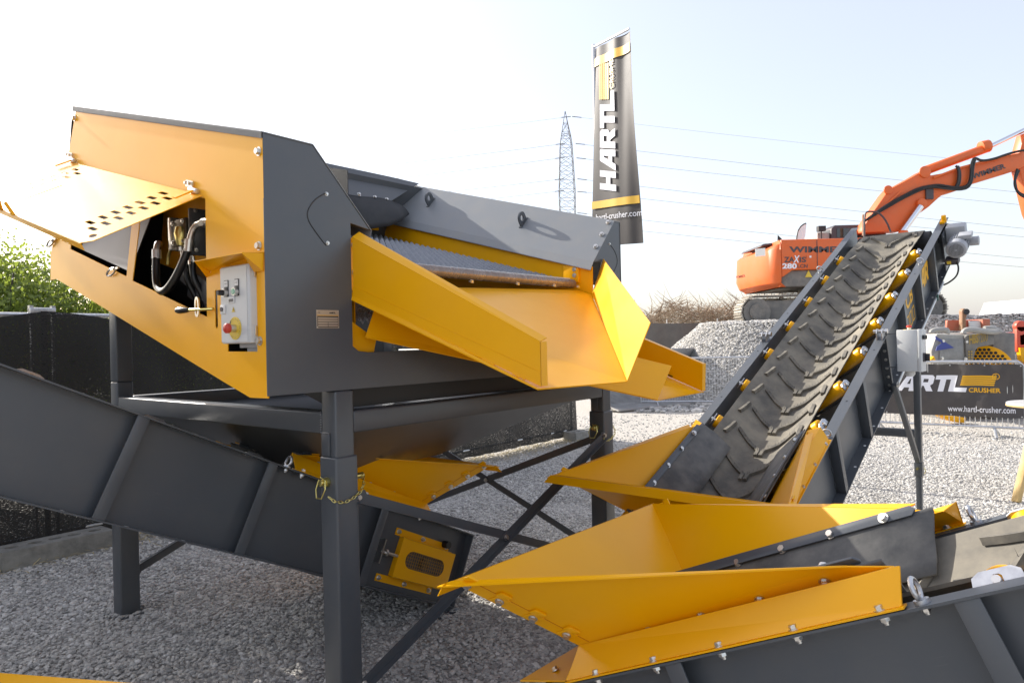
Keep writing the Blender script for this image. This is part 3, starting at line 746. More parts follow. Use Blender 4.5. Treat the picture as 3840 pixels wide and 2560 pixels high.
# chevron cleats with moulding hairs
def cleat(tip, sx):
    g = G()
    def rib(path, w=.0095, h=.019):
        P = [Vector((sx*x, s_, trough(x, s_))) for x, s_ in path]
        rows = []
        for i, p in enumerate(P):
            d = (P[min(i+1, len(P)-1)]-P[max(i-1, 0)]).normalized()
            n = Vector((0, 0, 1)); sd = d.cross(n).normalized()*w
            rows.append([p-sd*1.25-n*.002, p-sd+n*h, p+sd+n*h, p+sd*1.25-n*.002])
        V = g.strip(rows, True); g.bm.faces.new(V[0]); g.bm.faces.new(V[-1][::-1])
        return P
    P = rib([(.014, tip-.048), (.014, tip-.005), (.020, tip+.012), (.055, tip+.042), (.085, tip+.068), (.115, tip+.094), (.165, tip+.140)])
    rib([(.215, tip+.045), (.206, tip+.10), (.198, tip+.17)])
    tops = []
    for a, b in zip(P[1:], P[2:]):
        for k in (0, .5): tops.append(a.lerp(b, k))
    for p in tops+[P[0], P[-1]]:
        e = p+Vector((0, 0, .013)); w = .0011
        t2 = e+Vector((rng.normal(0, .003), rng.normal(0, .003)+.004, .022+.008*rng.random()))
        g.poly([e+Vector((w, 0, 0)), e-Vector((w, 0, 0)), t2]); g.poly([e+Vector((0, w, 0)), e-Vector((0, w, 0)), t2])
    return g.build('cleat', 'cleat', belt)
for k in range(-2, 17):
    for sx in (-1, 1): cleat(-.64+.2436*k, sx)
# head drum, drive
g = G(); g.cyl((-.30, 3.47, -.129), (.30, 3.47, -.129), .097, 24); g.cyl((-.36, 3.47, -.129), (.36, 3.47, -.129), .022, 14); g.build('head_drum', 'rubber', cv, smooth=True)
g = G(); g.cyl((-.27, -1.28, -.09), (.27, -1.28, -.09), .095, 24); g.cyl((-.40, -1.28, -.09), (.40, -1.28, -.09), .02, 12); g.build('tail_drum', 'dark', cv, smooth=True)
g = G(); g.box((.4135, 3.30, -.36), (.422, 3.62, -.02)); dr = g.build('drive_plate', 'gray', cv)
for z in (-.33, -.24, -.14, -.05): bolt(dr, (.414, 3.335, z), (1, 0, 0), s=.9)
g = G(); g.obox((.50, 3.47, -.085), (.075, 0, 0), (0, .06, 0), (0, 0, .09)); mo = g.build('gear_motor', 'motor', cv, bevel=.012)
md_ = Vector((0, -1, 0)); mc0 = Vector((.535, 3.40, -.12))
g = G(); g.lathe(mc0, md_, [(0, .05), (.01, .066), (.165, .066), (.17, .078), (.23, .080), (.245, .074), (.25, .058)], 28); g.build('motor_housing', 'motor', mo, smooth=True)
g = G()
for k in range(22):
    t = 2*PI*k/22; u = Vector((math.cos(t), 0, math.sin(t)))
    g.obox(mc0+md_*.095+u*.072, u*.009, md_*.065, u.cross(md_)*.0016)
g.build('cooling_fins', 'motor', mo)
fc = mc0+md_*.251
g = G(); g.cyl(fc, fc+md_*.002, .055, 26); fan = g.build('fan_grille', 'dark', mo)
g = G()
for k in range(-5, 6):
    h_ = math.sqrt(max(.055**2-(k*.0098)**2, 0))
    g.obox(fc+md_*.0035+Vector((k*.0098, 0, 0)), Vector((.0017, 0, 0)), md_*.0012, Vector((0, 0, h_)))
    g.obox(fc+md_*.0058+Vector((0, 0, k*.0098)), Vector((h_, 0, 0)), md_*.0010, Vector((0, 0, .0017)))
g.cyl(fc+md_*.003, fc+md_*.009, .012, 14)
g.build('grille_bars', 'motor', fan)
g = G(); g.obox(mc0+md_*.10+Vector((.055, 0, .075)), (.05, 0, 0), (0, .055, 0), (0, 0, .018)); g.build('terminal_box', 'motor', mo, bevel=.004)
g = G(); g.cyl(mc0+md_*.02+Vector((.07, 0, -.01)), mc0+md_*.02+Vector((.14, 0, -.01)), .04, 18); g.build('motor_boss', 'motor', mo, bevel=.003)
g = G(); g.obox((.49, 3.22, -.235), (.05, 0, 0), (0, .05, 0), (0, 0, .025)); jb = g.build('junction_box', 'dgr', mo, bevel=.003)
g = G(); g.box((.455, 3.166, -.248), (.487, 3.1695, -.222)); g.build('yellow_tag', 'disc', jb)
g = G(); g.tube([(.525, 3.18, -.23), (.545, 3.14, -.28), (.53, 3.1, -.34), (.47, 3.08, -.385), (.43, 3.07, -.40)], .007, 8, smooth=2); g.build('cable', 'hose', mo, smooth=True)
g = G(); g.cyl((.40, 3.56, .01), (.40, 3.56, .075), .02, 14); g.box((.37, 3.52, .0085), (.41, 3.60, .03)); g.build('tension_block', 'yellow', cv, bevel=.003)
for x in (-.385, .385):
    for s_ in (-.135, 2.516):
        g = G(); g.cyl((x, s_, .008), (x, s_, .016), .016, 14); g.tube([(x+.021*math.cos(t), s_, .037+.021*math.sin(t)) for t in np.linspace(0, 2*PI, 19)[:-1]], .0055, 8, closed=True); eb = g.build('eye_bolt', 'zinc', cv, smooth=True)
        bolt(eb, (x, s_, .0005), (0, 0, -1), NUT, .9)
g = G(); g.bar((.402, 1.30, -.425), (.402, 3.2, -.425), .028, .028); g.build('conduit_pipe', 'zinc', cv, bevel=.009)
for s_ in (2.05, 2.85):
    g = G(); g.box((.380, s_-.02, -.447), (.424, s_+.02, -.4035)); g.build('pipe_clamp', 'greenclamp', cv, bevel=.003)
# print on the right-hand channel
g = G(); g.flat(([(p[0]*.16, p[1]*.16) for p in LOGO[0]], LOGO[1]), (.3586, 2.42, -.26), (0, 1, 0), (0, 0, 1)); g.build('logo', 'yel', chn_)
words('lettering', 'CB', 'yel', chn_, (.3586, 2.02, -.19), (0, 1, 0), (0, 0, 1), .24, .13, .03)
g = G()
for k in range(3):
    y0, z0 = 1.98+.10*k, -.345
    g.flat(curve2d([[(0, 0), (.08, 0), (.08, .115), (.01, .115), (0, .105)], [(.012, .012), (.068, .012), (.068, .103), (.012, .103)]]), (.3586, y0, z0), (0, 1, 0), (0, 0, 1))
g.build('numerals', 'yel', chn_)
# fold joints and their pins on both flanges
for x in (-.385, .385):
    g = G()
    for dx in (-.016, .016): g.prism([(x+dx-.003, 1.09, .0085), (x+dx-.003, 1.155, .0085), (x+dx-.003, 1.165, .055), (x+dx-.003, 1.13, .075), (x+dx-.003, 1.10, .055)], (.006, 0, 0))
    hg = g.build('fold_joint', 'zinc', cv)
    g = G(); g.cyl((x-.042, 1.14, .052), (x+.042, 1.14, .052), .011, 14); g.cyl((x+.030, 1.14, .052), (x+.044, 1.14, .052), .018, 6); g.build('joint_pin', 'bolt', hg)
# control box on the right-hand side
bc = Vector(up_(.545, 1.065, .40)); bu, bv, bw = Vector((1, 0, 0)), Vector(up_(0, 1, 0)), Vector(up_(0, 0, 1))
g = G(); g.obox(bc, bu*.060, bv*.075, bw*.135); cb_ = g.build('control_box', 'white', cv, bevel=.005)
g = G(); g.obox(bc+bu*.071, bu*.010, bv*.077, bw*.137); g.build('box_lid', 'white', cb_, bevel=.004)
def onlid(y, z): return bc+bu*.0815+bv*y+bw*z
for y, z in ((-.03, .085), (.03, .085)):
    g = G(); g.cyl(onlid(y, z), onlid(y, z)+bu*.014, .014, 16); g.build('button', 'blk', cb_, bevel=.001)
    g = G(); p = onlid(y, z+.0)+bw*.034; g.obox(p+bu*.001, bu*.001, bv*.014, bw*.012); g.build('button_label', 'label', cb_)
g = G(); p = onlid(.0, -.045); g.obox(p+bu*.004, bu*.004, bv*.028, bw*.028); g.build('isolator_plate', 'dgr', cb_)
g = G(); g.obox(p+bu*.018, bu*.016, bv*.009, bw*.024); g.build('isolator_knob', 'blk', cb_, bevel=.003)
tp_ = bc+bw*.135
g = G(); g.cyl(tp_, tp_+bw*.002, .036, 28); k = g.build('emergency_stop_disc', 'disc', cb_)
g = G(); g.cyl(tp_+bw*.002, tp_+bw*.016, .012, 16); g.build('stop_collar', 'label', k)
g = G(); g.lathe(tp_+bw*.014, bw, [(0, .014), (.004, .017), (.012, .016), (.016, .009)], 18); g.build('stop_button', 'red', k, smooth=True)
g = G(); g.lathe(bc-bw*.135, -bw, [(0, .030), (.022, .030), (.026, .024), (.034, .022)], 18); g.build('cable_gland', 'label', cb_)
g = G(); g.obox(bc-bu*.10+bw*.11, bu*.045, bv*.02, bw*.003); g.obox(bc-bu*.10-bw*.11, bu*.045, bv*.02, bw*.003); g.build('box_bracket', 'gray', cb_)
# support legs
for sx in (-1, 1):
    H_ = 1.737
    def P(h, w): return Vector(up_(sx*.452, h, w-1.0))
    g = G(); g.obox((P(H_, 1.52)+P(H_, .55))*.5, bu*.022, bv*.027, bw*.485); lg = g.build('support_leg', 'gray', cv, bevel=.004)
    g = G(); g.obox((P(H_, .60)+P(H_, 0))*.5, bu*.019, bv*.023, bw*.30); g.build('leg_tube', 'gray', lg, bevel=.003)
    g = G(); g.obox(P(H_, .52), bu*.026, bv*.031, bw*.05); g.build('leg_sleeve', 'gray', lg, bevel=.002)
    g = G(); g.cyl(P(H_, .53)-bv*.07, P(H_, .53)+bv*.07, .008, 10); g.tube([P(H_, .53)+bv*.06+bw*(-.03+.03*math.cos(t))+bu*.03*math.sin(t) for t in np.linspace(0, 2*PI, 14)[:-1]], .003, 6, closed=True); g.build('locking_pin', 'gold', lg)
    g = G(); g.obox(P(H_, .006), bu*.06, bv*.06, bw*.006); g.build('base_plate', 'gray', lg)
    a, b = Vector((sx*.425, 1.13, -.34)), P(H_, .58)+bv*-.03
    g = G(); g.bar(a, b, .034, .034, bu); g.build('leg_strut', 'gray', cv, bevel=.003)
    bolt(cv, a+bu*sx*.018, bu*sx, s=1.2)
a, b = Vector(up_(-.43, 1.737, -.22)), Vector(up_(.43, 1.737, -.22))
g = G(); g.obox((a+b)*.5, bu*.43, bv*.025, bw*.03); g.build('leg_crossbeam', 'gray', cv, bevel=.003)

# hopper
for sx in (-1, 1):
    X = lambda x, y, z: Vector((sx*x, y, z))
    Ft, Fb, Bb, Bt = X(.5836, -1.24, .3796), X(.338, -1.08, .085), X(.304, -.18, .074), X(.329, -.2836, .108)
    g = G(); g.plate([Ft, Fb, Bb, Bt], .004)
    hw_ = g.build('hopper_wall', 'yellow', cv)
    out = Vector((sx, 0, 0))
    g = G(); g.plate([Ft+out*.001, Bt+out*.001, Bt+out*.030+Vector((0, .03, 0)), Ft+out*.034-Vector((0, .03, 0))], .004); g.build('hopper_rim', 'yellow', hw_)
    g = G(); g.plate([Fb+out*.003, X(.402, -1.115, .014), X(.402, -.17, .014), X(.362, -.150, .082), Bb+out*.003], .004)
    g.box((min(sx*.3835, sx*.4135), -1.115, .0105), (max(sx*.3835, sx*.4135), -.165, .0145)); lp = g.build('hopper_foot', 'yellow', hw_)
    for k in range(5):
        s_ = -1.0085+.198*k
        bolt(lp, X(.396, s_, .0147), (0, 0, 1)); bolt(lp, X(.396, s_, .0015), (0, 0, -1), NUT)
    wn_ = (Ft-Fb).cross(Bb-Fb).normalized()
    if wn_.x*sx < 0: wn_ = -wn_
    for k in range(5):
        p = X(.311-.0013*k, -1.006+.168*k, .0905)
        d = (p-Ft).dot(wn_); p = p-wn_*d
        bolt(hw_, p+wn_*.002, wn_, NUT); bolt(hw_, p-wn_*.034, -wn_, s=1.15)
    # front edge tabs
    ed = (Fb-Ft).normalized(); back = Vector((0, 1, 0)); back = (back-wn_*back.dot(wn_)).normalized()
    for k, t in enumerate((.07, .32, .58, .84)):
        p = Ft.lerp(Fb, t)+back*.030
        g = G(); g.obox(p+wn_*.004, ed*.020, back*.022, wn_*.002); g.obox(p+back*.034-ed*.012+wn_*.006, ed*.018, back*.013, wn_*.004)
        tb = g.build('tab', 'yellow', hw_, bevel=.003); bolt(tb, p+wn_*.006, wn_)
    g = G(); q0 = Ft.lerp(Fb, .02)+back*.052+wn_*.0026; q1 = Ft.lerp(Fb, .98)+back*.045+wn_*.0026
    g.bar(q0, q1, .0022, .0012, wn_); g.build('crease_shade_line', mat('yellow_crease_shade', (.62, .20, .003), .5) if 'yellow_crease_shade' not in bpy.data.materials else bpy.data.materials['yellow_crease_shade'], hw_)  # darker orange bar paints the shade in the crease
    # rubber skirt and its steel strip on the inside
    r0, r1 = X(.315, -1.10, .088)-wn_*.008, X(.300, -.200, .076)-wn_*.008
    g = G(); g.strip([[r0+Vector((0, 0, .016))+out*.012, r0, X(.235, -1.08, .035), X(.175, -1.07, -.022), X(.140, -1.06, -.052)], [r1+Vector((0, 0, .010))+out*.008, r1, X(.230, -.21, .035), X(.175, -.22, -.02), X(.140, -.23, -.052)]])
    sk = g.build('rubber_skirt', 'skirt', cv, smooth=True); md = sk.modifiers.new('thickness', 'SOLIDIFY'); md.thickness = .007
    a, b = X(.318, -1.09, .100)-wn_*.022, X(.314, -.255, .086)-wn_*.022
    wd_ = (b-a).normalized().cross(wn_).normalized()*.018
    g = G(); g.prism([a-wd_, b-wd_*.9, b+(b-a).normalized()*.012, b+wd_*.9, a+wd_], -wn_*.007); g.build('clamp_strip', 'gray', cv, bevel=.0015)
fw = [Vector(p) for p in ((-.5826, -1.238, .3780), (.5826, -1.238, .3780), (.334, -1.075, .085), (-.334, -1.075, .085))]
g = G(); g.plate(fw, .004); hf = g.build('hopper_front', 'yellow', cv)
dn = Vector(up_(0, -.020, -.036))
a, b = Vector((-.612, -1.245, .3796)), Vector((.612, -1.245, .3796))
g = G(); g.prism([a, b, b+dn+Vector((.004, 0, 0)), a+dn-Vector((.025, 0, 0))], Vector((0, -.004, .001))); g.build('hopper_rim', 'yellow', hf)
g = G(); g.plate([(-.336, -1.078, .082), (.336, -1.078, .082), (.40, -1.12, .016), (-.40, -1.12, .016)], .004); g.plate([(-.40, -1.125, .014), (.40, -1.125, .014), (.41, -1.285, .044), (-.41, -1.285, .044)], .004); tc_ = g.build('tail_cover', 'yellow', hf)
for x in (-.33, .33): bolt(tc_, (x, -1.21, .033), (0, -.2, .98))
# tail: side guards with wire grille, take-up rods
for sx in (-1, 1):
    def bx2(g, x0, y0, z0, x1, y1, z1): g.box((min(sx*x0, sx*x1), y0, z0), (max(sx*x0, sx*x1), y1, z1))
    ol = [(-1.36, -.325), (-.945, -.325), (-.945, -.125), (-1.36, -.125)]
    ov = [(-1.255+.045*math.cos(t), -.222+.045*math.sin(t)) for t in np.linspace(PI*.5, PI*1.5, 10)]+[(-1.045+.045*math.cos(t), -.222+.045*math.sin(t)) for t in np.linspace(-PI*.5, PI*.5, 10)]
    g = G(); g.flat(curve2d([ol, ov], .003), (sx*.392, 0, 0), (0, 1, 0), (0, 0, 1)); bx2(g, .359, -.95, -.325, .3915, -.945, -.125); gd = g.build('tail_guard', 'yellow', cv)
    g = G(); bx2(g, .3576, -1.325, -.122, .3615, -.905, -.085); bx2(g, .3576, -1.285, -.365, .3615, -.865, -.328)
    bx2(g, .3616, -1.325, -.1235, .392, -.945, -.1215); bx2(g, .3616, -1.36, -.3285, .392, -.945, -.3265); g.build('guard_flange', 'yellow', gd)
    for s_ in (-1.30, -1.11, -.925): bolt(gd, (sx*.3615, s_, -.102), (sx, 0, 0), NUT)
    for s_ in (-1.26, -1.07, -.885): bolt(gd, (sx*.3615, s_, -.347), (sx, 0, 0), NUT)
    g = G()
    for k in range(19): bx2(g, .3893, -1.30+.0165*k, -.268, .3912, -1.2970+.0165*k, -.176)
    for k in range(6): bx2(g, .3875, -1.30, -.263+.0165*k, .3892, -1.0, -.2600+.0165*k)
    g.build('grille', mat('grille_wire', (.36, .20, .06), .45, .3) if 'grille_wire' not in bpy.data.materials else bpy.data.materials['grille_wire'], gd)
    g = G(); g.cyl((sx*.36, -1.16, -.222), (sx*.385, -1.16, -.222), .03, 16); g.box((min(sx*.36, sx*.38), -1.02, -.25), (max(sx*.36, sx*.38), -.98, -.19)); g.build('bearing', 'oil', gd)
    g = G(); g.cyl((sx*.385, -.95, -.222), (sx*.385, -.82, -.222), .008, 10); g.cyl((sx*.385, -.87, -.222), (sx*.385, -.855, -.222), .018, 6); bx2(g, .359, -.83, -.28, .40, -.822, -.16); g.build('take_up_rod', 'bolt', cv)
g = G(); g.plate([(-.37, -1.46, -.10), (.37, -1.46, -.10), (.37, -1.49, -.39), (-.37, -1.49, -.39)], .006); g.build('tail_plate', 'rubber', cv)
g = G(); g.plate([(-.36, -1.44, -.405), (.36, -1.44, -.405), (.36, -.45, -.405), (-.36, -.45, -.405)], .006); g.build('bottom_plate', 'gray', cv)
for sx in (-1, 1):
    g = G(); p = Vector((sx*.38, -1.43, -.405)); g.obox(p-bw*.03+bv*.03, bu*.05, bv*.08, bw*.012); g.obox(p-bw*.01+bv*.02, bu*.004, bv*.05, bw*.03); g.build('tail_foot', 'gray', cv)
for y in (.6, 1.4, 2.2, 2.9):
    g = G(); g.bar((-.351, y, -.30), (.351, y+.0, -.30), .05, .04); g.build('cross_member', 'gray', cv)
    g = G(); g.bar((-.34, y+.05, -.30), (.34, y+.45, -.30), .03, .03); g.build('diagonal_member', 'gray', cv)

def place(o, pos, yaw, inc, label):
    x, y = Vector((math.cos(yaw), -math.sin(yaw), 0)), Vector((math.sin(yaw)*math.cos(inc), math.cos(yaw)*math.cos(inc), math.sin(inc)))
    o.matrix_world = Matrix.Translation(pos) @ Matrix((x, y, x.cross(y))).transposed().to_4x4()
    o['label'] = label; o['group'] = 'belt conveyors round the screen'
dup1, dup2 = copy_tree(cv), copy_tree(cv)
place(cv, (1.488, 4.186, .989), .7135, .4286, 'belt conveyor rising to the excavator, its chevron belt and gray drive motor in full view')
place(dup1, (1.169, 1.659, .998), 2.271, .4389, 'nearest belt conveyor, its big yellow hopper in the foreground under the lit chute')
place(dup2, (-1.409, 3.370, 1.004), 3.8505, .4446, 'belt conveyor running in the shade beneath the screening machine, orange looking hopper under the funnel')

# ================================================================ excavator on the gravel heap
EY = 18.0
ex = thing('excavator', 'orange tracked excavator parked on top of the gravel heap', 'excavator', (9.6, 19.5, 1.8))
XI = Matrix.Translation((-9.6, -19.5, -1.8))
def exb(g, name, m, parent=None, **k): return g.build(name, m, parent or ex, xf=XI, **k)
hp = [(6.501,20.1,3.77),(6.885,18,3.927),(9.033,18,3.877),(6.881,18,2.957),(5.901,18,2.679),(7.35,18,2.597)]
zt_, zb_, xr, xs, xf_ = hp[1][2], hp[4][2]+.05, hp[0][0], hp[1][0], 10.4
cxp = [(xf_, 18.0), (xs, 18.0)]
n_ = 12
for i in range(1, n_+1):
    t = i/n_*PI*.5; cxp.append((xs-(xs-xr)*math.sin(t)**.9, 18.0+.95*(1-math.cos(t)**.9)))
cxp += [(p[0], 39.0-p[1]) for p in cxp[::-1]]
body = [p for p in cxp if p[0] >= xs-.001]; cw = [p for p in cxp if p[0] <= xs+.001]
g = G()
rings = []
for z, ins in ((zb_, .22), (zb_+.10, .07), (zb_+.3, 0), (zt_-.25, .03), (zt_-.06, .09), (zt_, .2)):
    rings.append([(x+ins*(1 if x < xs-.01 else 0), y+ins*(1 if y < 19.5 else -1)*.6, z-(.16*(1-(x-xr)/(xs-xr)) if z > zt_-.1 else 0)) for x, y in cw])
V = g.strip(rings, True); g.bm.faces.new(V[0]); g.bm.faces.new(V[-1][::-1]); cwt = exb(g, 'counterweight', 'orange', smooth=True)
z1 = hp[3][2]
g = G(); g.prism([(xs+.012, 18.02, z1), (xs+.30, 18.02, z1+.19), (xs+2.4, 18.02, z1+.19), (xs+2.4, 18.02, zt_), (xs+.012, 18.02, zt_)], (0, 2.96, 0)); hs = exb(g, 'engine_housing', 'orange', bevel=.03)
g = G(); dx = [(7.807,18,3.266)][0][0]
g.box((dx-.008, 18.012, z1+.2), (dx+.008, 18.019, zt_-.03)); exb(g, 'panel_gap', 'dgr', hs)
g = G(); g.box((xs+.02, 18.12, zb_+.0), (xs+2.9, 20.9, z1+.2)); exb(g, 'underside', 'dusty', bevel=.05)
g = G(); g.box((xs+2.42, 18.02, z1+.1), (xf_, 20.98, zt_-.2)); exb(g, 'deck', 'orange', bevel=.02)
g = G(); g.prism([(xs-.32, 18.6, zt_-.10), (xs+.5, 18.6, zt_-.01), (xs+.5, 18.6, zt_+.06), (xs-.25, 18.6, zt_-.03)], (0, 1.6, 0)); exb(g, 'bonnet', 'dgr', bevel=.03)
# cab on the far side
cp = [(8.613,20.2,4.207),(9.754,20.2,4.531)]
g = G(); x0, x1, z0, z2 = cp[0][0], cp[0][0]+1.9, zt_-.5, cp[1][2]
g.prism([(x0+.35, 19.75, z0), (x1, 19.75, z0), (x1, 19.75, z2-.25), (x1-.3, 19.75, z2), (x0+.45, 19.75, z2), (x0+.35, 19.75, z2-.1)], (0, 1.1, 0)); cab = exb(g, 'cab', 'dgr', bevel=.05)
g = G(); g.box((x0+.50, 19.735, z0+.75), (x1-.75, 19.745, z2-.10)); exb(g, 'cab_window', 'glass', cab)
g = G(); g.box((x0+.345, 19.85, z0+.75), (x0+.349, 20.75, z2-.12)); exb(g, 'cab_window', 'glass', cab)
g = G(); g.box((x0-.02, 19.8, zt_-.05), (x0+.34, 20.7, zt_+.42)); exb(g, 'engine_box', 'dirtgray', bevel=.05)
g = G(); g.obox((x0+.05, 19.7, zt_+.5), (.10, 0, 0), (0, .08, 0), (0, 0, .07)); g.cyl((x0+.05, 19.7, zt_), (x0+.05, 19.7, zt_+.45), .018, 8); exb(g, 'mirror', 'blk')
# boom
bo = [(9.591,19.3,4.232),(9.614,19.3,4.349),(9.9,19.3,4.776),(10.286,19.3,5.299),(10.395,19.3,5.414),(10.666,19.3,5.546),(11.025,19.3,5.734),(11.304,19.3,5.893),(11.442,19.3,5.902),(11.506,19.3,5.751),(12.13,19.3,5.846),(12.27,19.3,5.941),(12.765,19.3,6.048),(13.32,19.3,6.2),(13.914,19.3,6.305),(14.112,19.3,6.363),(14.102,19.3,5.946),(13.764,19.3,5.808),(13.11,19.3,5.626),(12.595,19.3,5.481),(12.197,19.3,5.313),(11.8,19.3,5.204),(11.68,19.3,5.108),(11.439,19.3,4.897),(11.158,19.3,4.707),(10.918,19.3,4.516),(10.675,19.3,4.254)]
g = G(); g.prism(bo, (0, .45, 0)); boom = exb(g, 'boom', 'orange', bevel=.025)
g = G(); g.prism([(11.73,19.28,6.067),(11.829,19.28,6.104),(11.331,19.28,5.86),(11.293,19.28,5.92)], (0, .05, 0)); exb(g, 'boom_web', 'orange', boom)
cyl = [(11.461,19.5,5.922),(13.206,19.5,6.518),(13.226,19.5,6.525),(14.312,19.5,7.017),(13.007,19.5,6.522),(13.235,19.5,6.565)]
g = G(); g.cyl(cyl[0], cyl[1], .125, 18); g.cyl(cyl[4], cyl[5], .17, 18); c_ = exb(g, 'stick_cylinder', 'orange', bevel=.01)
g = G(); g.cyl(cyl[2], cyl[3], .06, 14); exb(g, 'piston_rod', 'chrome', c_, smooth=True)
cyl = [(10.619,19.2,4.192),(11.152,19.2,4.897),(11.205,19.2,4.982)]
g = G(); g.cyl(cyl[0], cyl[1], .085, 14); c_ = exb(g, 'boom_cylinder', 'chrome', smooth=True)
g = G(); p = Vector(cyl[2]); g.cyl(p, p+Vector((0, .15, 0)), .13, 18); exb(g, 'pin_boss', 'orange', c_, bevel=.01)
g = G(); g.cyl(Vector(cyl[0])+Vector((.0, .0, -.3)), Vector(cyl[0])+Vector((.05, 0, .05)), .12, 14); exb(g, 'cylinder_barrel', 'orange', c_)
for pts in ([[(9.627,19.2,4.529),(10.205,19.2,4.946),(10.8,19.2,5.246),(11.117,19.2,5.395),(11.432,19.2,5.447),(11.667,19.2,5.469),(11.94,19.2,5.407),(12.174,19.2,5.371),(12.41,19.2,5.404),(12.512,19.2,5.559),(12.538,19.2,5.832),(12.563,19.2,6.067),(12.644,19.2,6.19),(12.818,19.2,6.08),(13.172,19.2,6.131),(13.488,19.2,6.241),(13.843,19.2,6.331),(14.039,19.2,6.346)],[(9.687,19.2,4.567),(10.263,19.2,4.906),(10.759,19.2,5.169),(11.274,19.2,5.392),(11.509,19.2,5.417),(11.978,19.2,5.344),(12.252,19.2,5.318),(12.468,19.2,5.372),(12.572,19.2,5.596),(12.591,19.2,5.909),(12.663,19.2,6.162)],[(12.13,19.2,5.967),(12.187,19.2,5.919),(12.202,19.2,5.723),(12.178,19.2,5.527),(12.116,19.2,5.403)],[(12.193,19.22,5.971),(12.245,19.22,5.844),(12.252,19.22,5.648),(12.221,19.22,5.472),(12.148,19.22,5.383)],[(13.72,19.1,5.819),(13.645,19.1,5.587),(13.669,19.1,5.275),(13.782,19.1,5.116),(13.936,19.1,5.043)],[(13.758,19.1,5.78),(13.615,19.1,5.471),(13.706,19.1,5.196),(13.937,19.1,5.093)]]):
    g = G(); g.tube(pts, .034, 8, smooth=2); exb(g, 'hydraulic_hose', 'hose', boom, smooth=True)
for pts in ([[(11.545,19.25,5.671),(11.862,19.25,5.782),(12.219,19.25,5.911),(12.732,19.25,6.036),(13.325,19.25,6.172)],[(10.07,19.25,4.763),(10.432,19.25,5.128),(10.633,19.25,5.3)]]):
    g = G(); g.tube(pts, .03, 8); exb(g, 'steel_pipe', 'orange', boom, smooth=True)
for c in [(11.345,19.27,5.846),(10.331,19.27,5.382),(11.468,19.27,5.237)]:
    c = Vector(c); g = G(); g.cyl(c, c+Vector((0, .05, 0)), .16 if c.z > 5.5 else .12, 16); exb(g, 'pin_boss', 'orange', boom, bevel=.008)
g = G(); p = Vector([(11.437,19.27,5.238)][0]); g.obox(p, (.10, 0, 0), (0, .03, 0), (0, 0, .14)); exb(g, 'lamp_bracket', 'dgr', boom)
g = G(); g.tube([(9.541,19.1,4.124),(9.554,19.1,4.689)], .045, 8); exb(g, 'rail_post', 'rust', smooth=True)
g = G(); g.tube([(9.456,18.9,4.058),(9.477,18.9,4.636),(9.541,18.9,4.742),(9.78,18.9,4.729),(9.924,18.9,4.645),(10.074,18.9,4.429),(10.164,18.9,4.176)], .025, 8, smooth=1); exb(g, 'handrail', 'dgr', smooth=True)
st = [(13.957,19.35,6.289),(14.128,19.35,6.858),(14.636,19.35,6.964),(15.111,19.35,3.636),(14.75,19.35,3.408),(14.227,19.35,4.684),(13.97,19.35,5.855)]
g = G(); g.prism(st, (0, .35, 0)); exb(g, 'stick', 'orange', bevel=.03)
def eword(st_, m, par, p, q, h, y, bold=.03, sh=0.):
    p, q = Vector(p), Vector(q); x = (q-p); w = x.length; x.normalize(); up = Vector((0, -1, 0)).cross(x)*-1
    if up.z < 0: up = -up
    g = G(); g.flat(fit2d(text2d(st_, bold, sh), w, h), (p.x, y, p.z), x, up); exb(g, 'lettering', m, par)
tw = [(7.094,18,3.591),(8.53,18,3.558),(6.96,18,3.345),(7.221,18,3.339),(7.349,18,3.336),(7.522,18,3.332),(7.191,18,3.332),(7.356,18,3.328),(6.912,18,3.184),(7.279,18,3.176),(7.298,18,3.197),(7.555,18,3.191),(11.786,18,5.34),(12.637,18,5.614),(5.861,18,2.992),(6.104,18,3.03)]
eword('WIMMER', 'dgr', hs, tw[0], tw[1], .155, 18.012, .035)
eword('ZA', 'dgr', hs, tw[2], tw[3], .14, 18.012, .03); eword('IS', 'dgr', hs, tw[4], tw[5], .14, 18.012, .03); eword('X', 'wht', hs, tw[6], tw[7], .185, 18.010, .03, .2)
eword('280', 'wht', hs, tw[8], tw[9], .14, 18.012, .04); eword('LCN', 'dgr', hs, tw[10], tw[11], .095, 18.012, .02)
bt = [(12.637,19.3,5.61),(13.55,19.3,5.896)]
eword('WIMMER', 'dgr', boom, bt[0], bt[1], .14, 19.285, .035)
g = G(); p = Vector([(6.434,18.22,3.638)][0]); g.obox(p, (.10, -.08, 0), (.0, .004, 0), (0, 0, .10)); exb(g, 'data_sticker', 'label', cwt)
eword('WIMMER', 'dgr', cwt, Vector(tw[14])+Vector((0, 0, 0)), Vector(tw[15]), .07, 18.42, .02)
g = G(); p = Vector([(7.61,18,3.473)][0]); g.obox((p.x, 18.012, p.z), (.075, 0, 0), (0, .003, 0), (0, 0, .06)); k = exb(g, 'door_latch', 'orange', hs); 
g = G(); g.obox((p.x+.02, 18.007, p.z), (.025, 0, 0), (0, .002, 0), (0, 0, .025)); exb(g, 'latch_knob', 'label', k)
p = Vector([(7.61,18,3.043)][0]); g = G(); g.prism([(p.x-.09, 18.1, p.z-.08), (p.x+.09, 18.1, p.z-.08), (p.x, 18.1, p.z+.10)], (0, -.004, 0)); exb(g, 'warning_triangle', 'disc', hs)
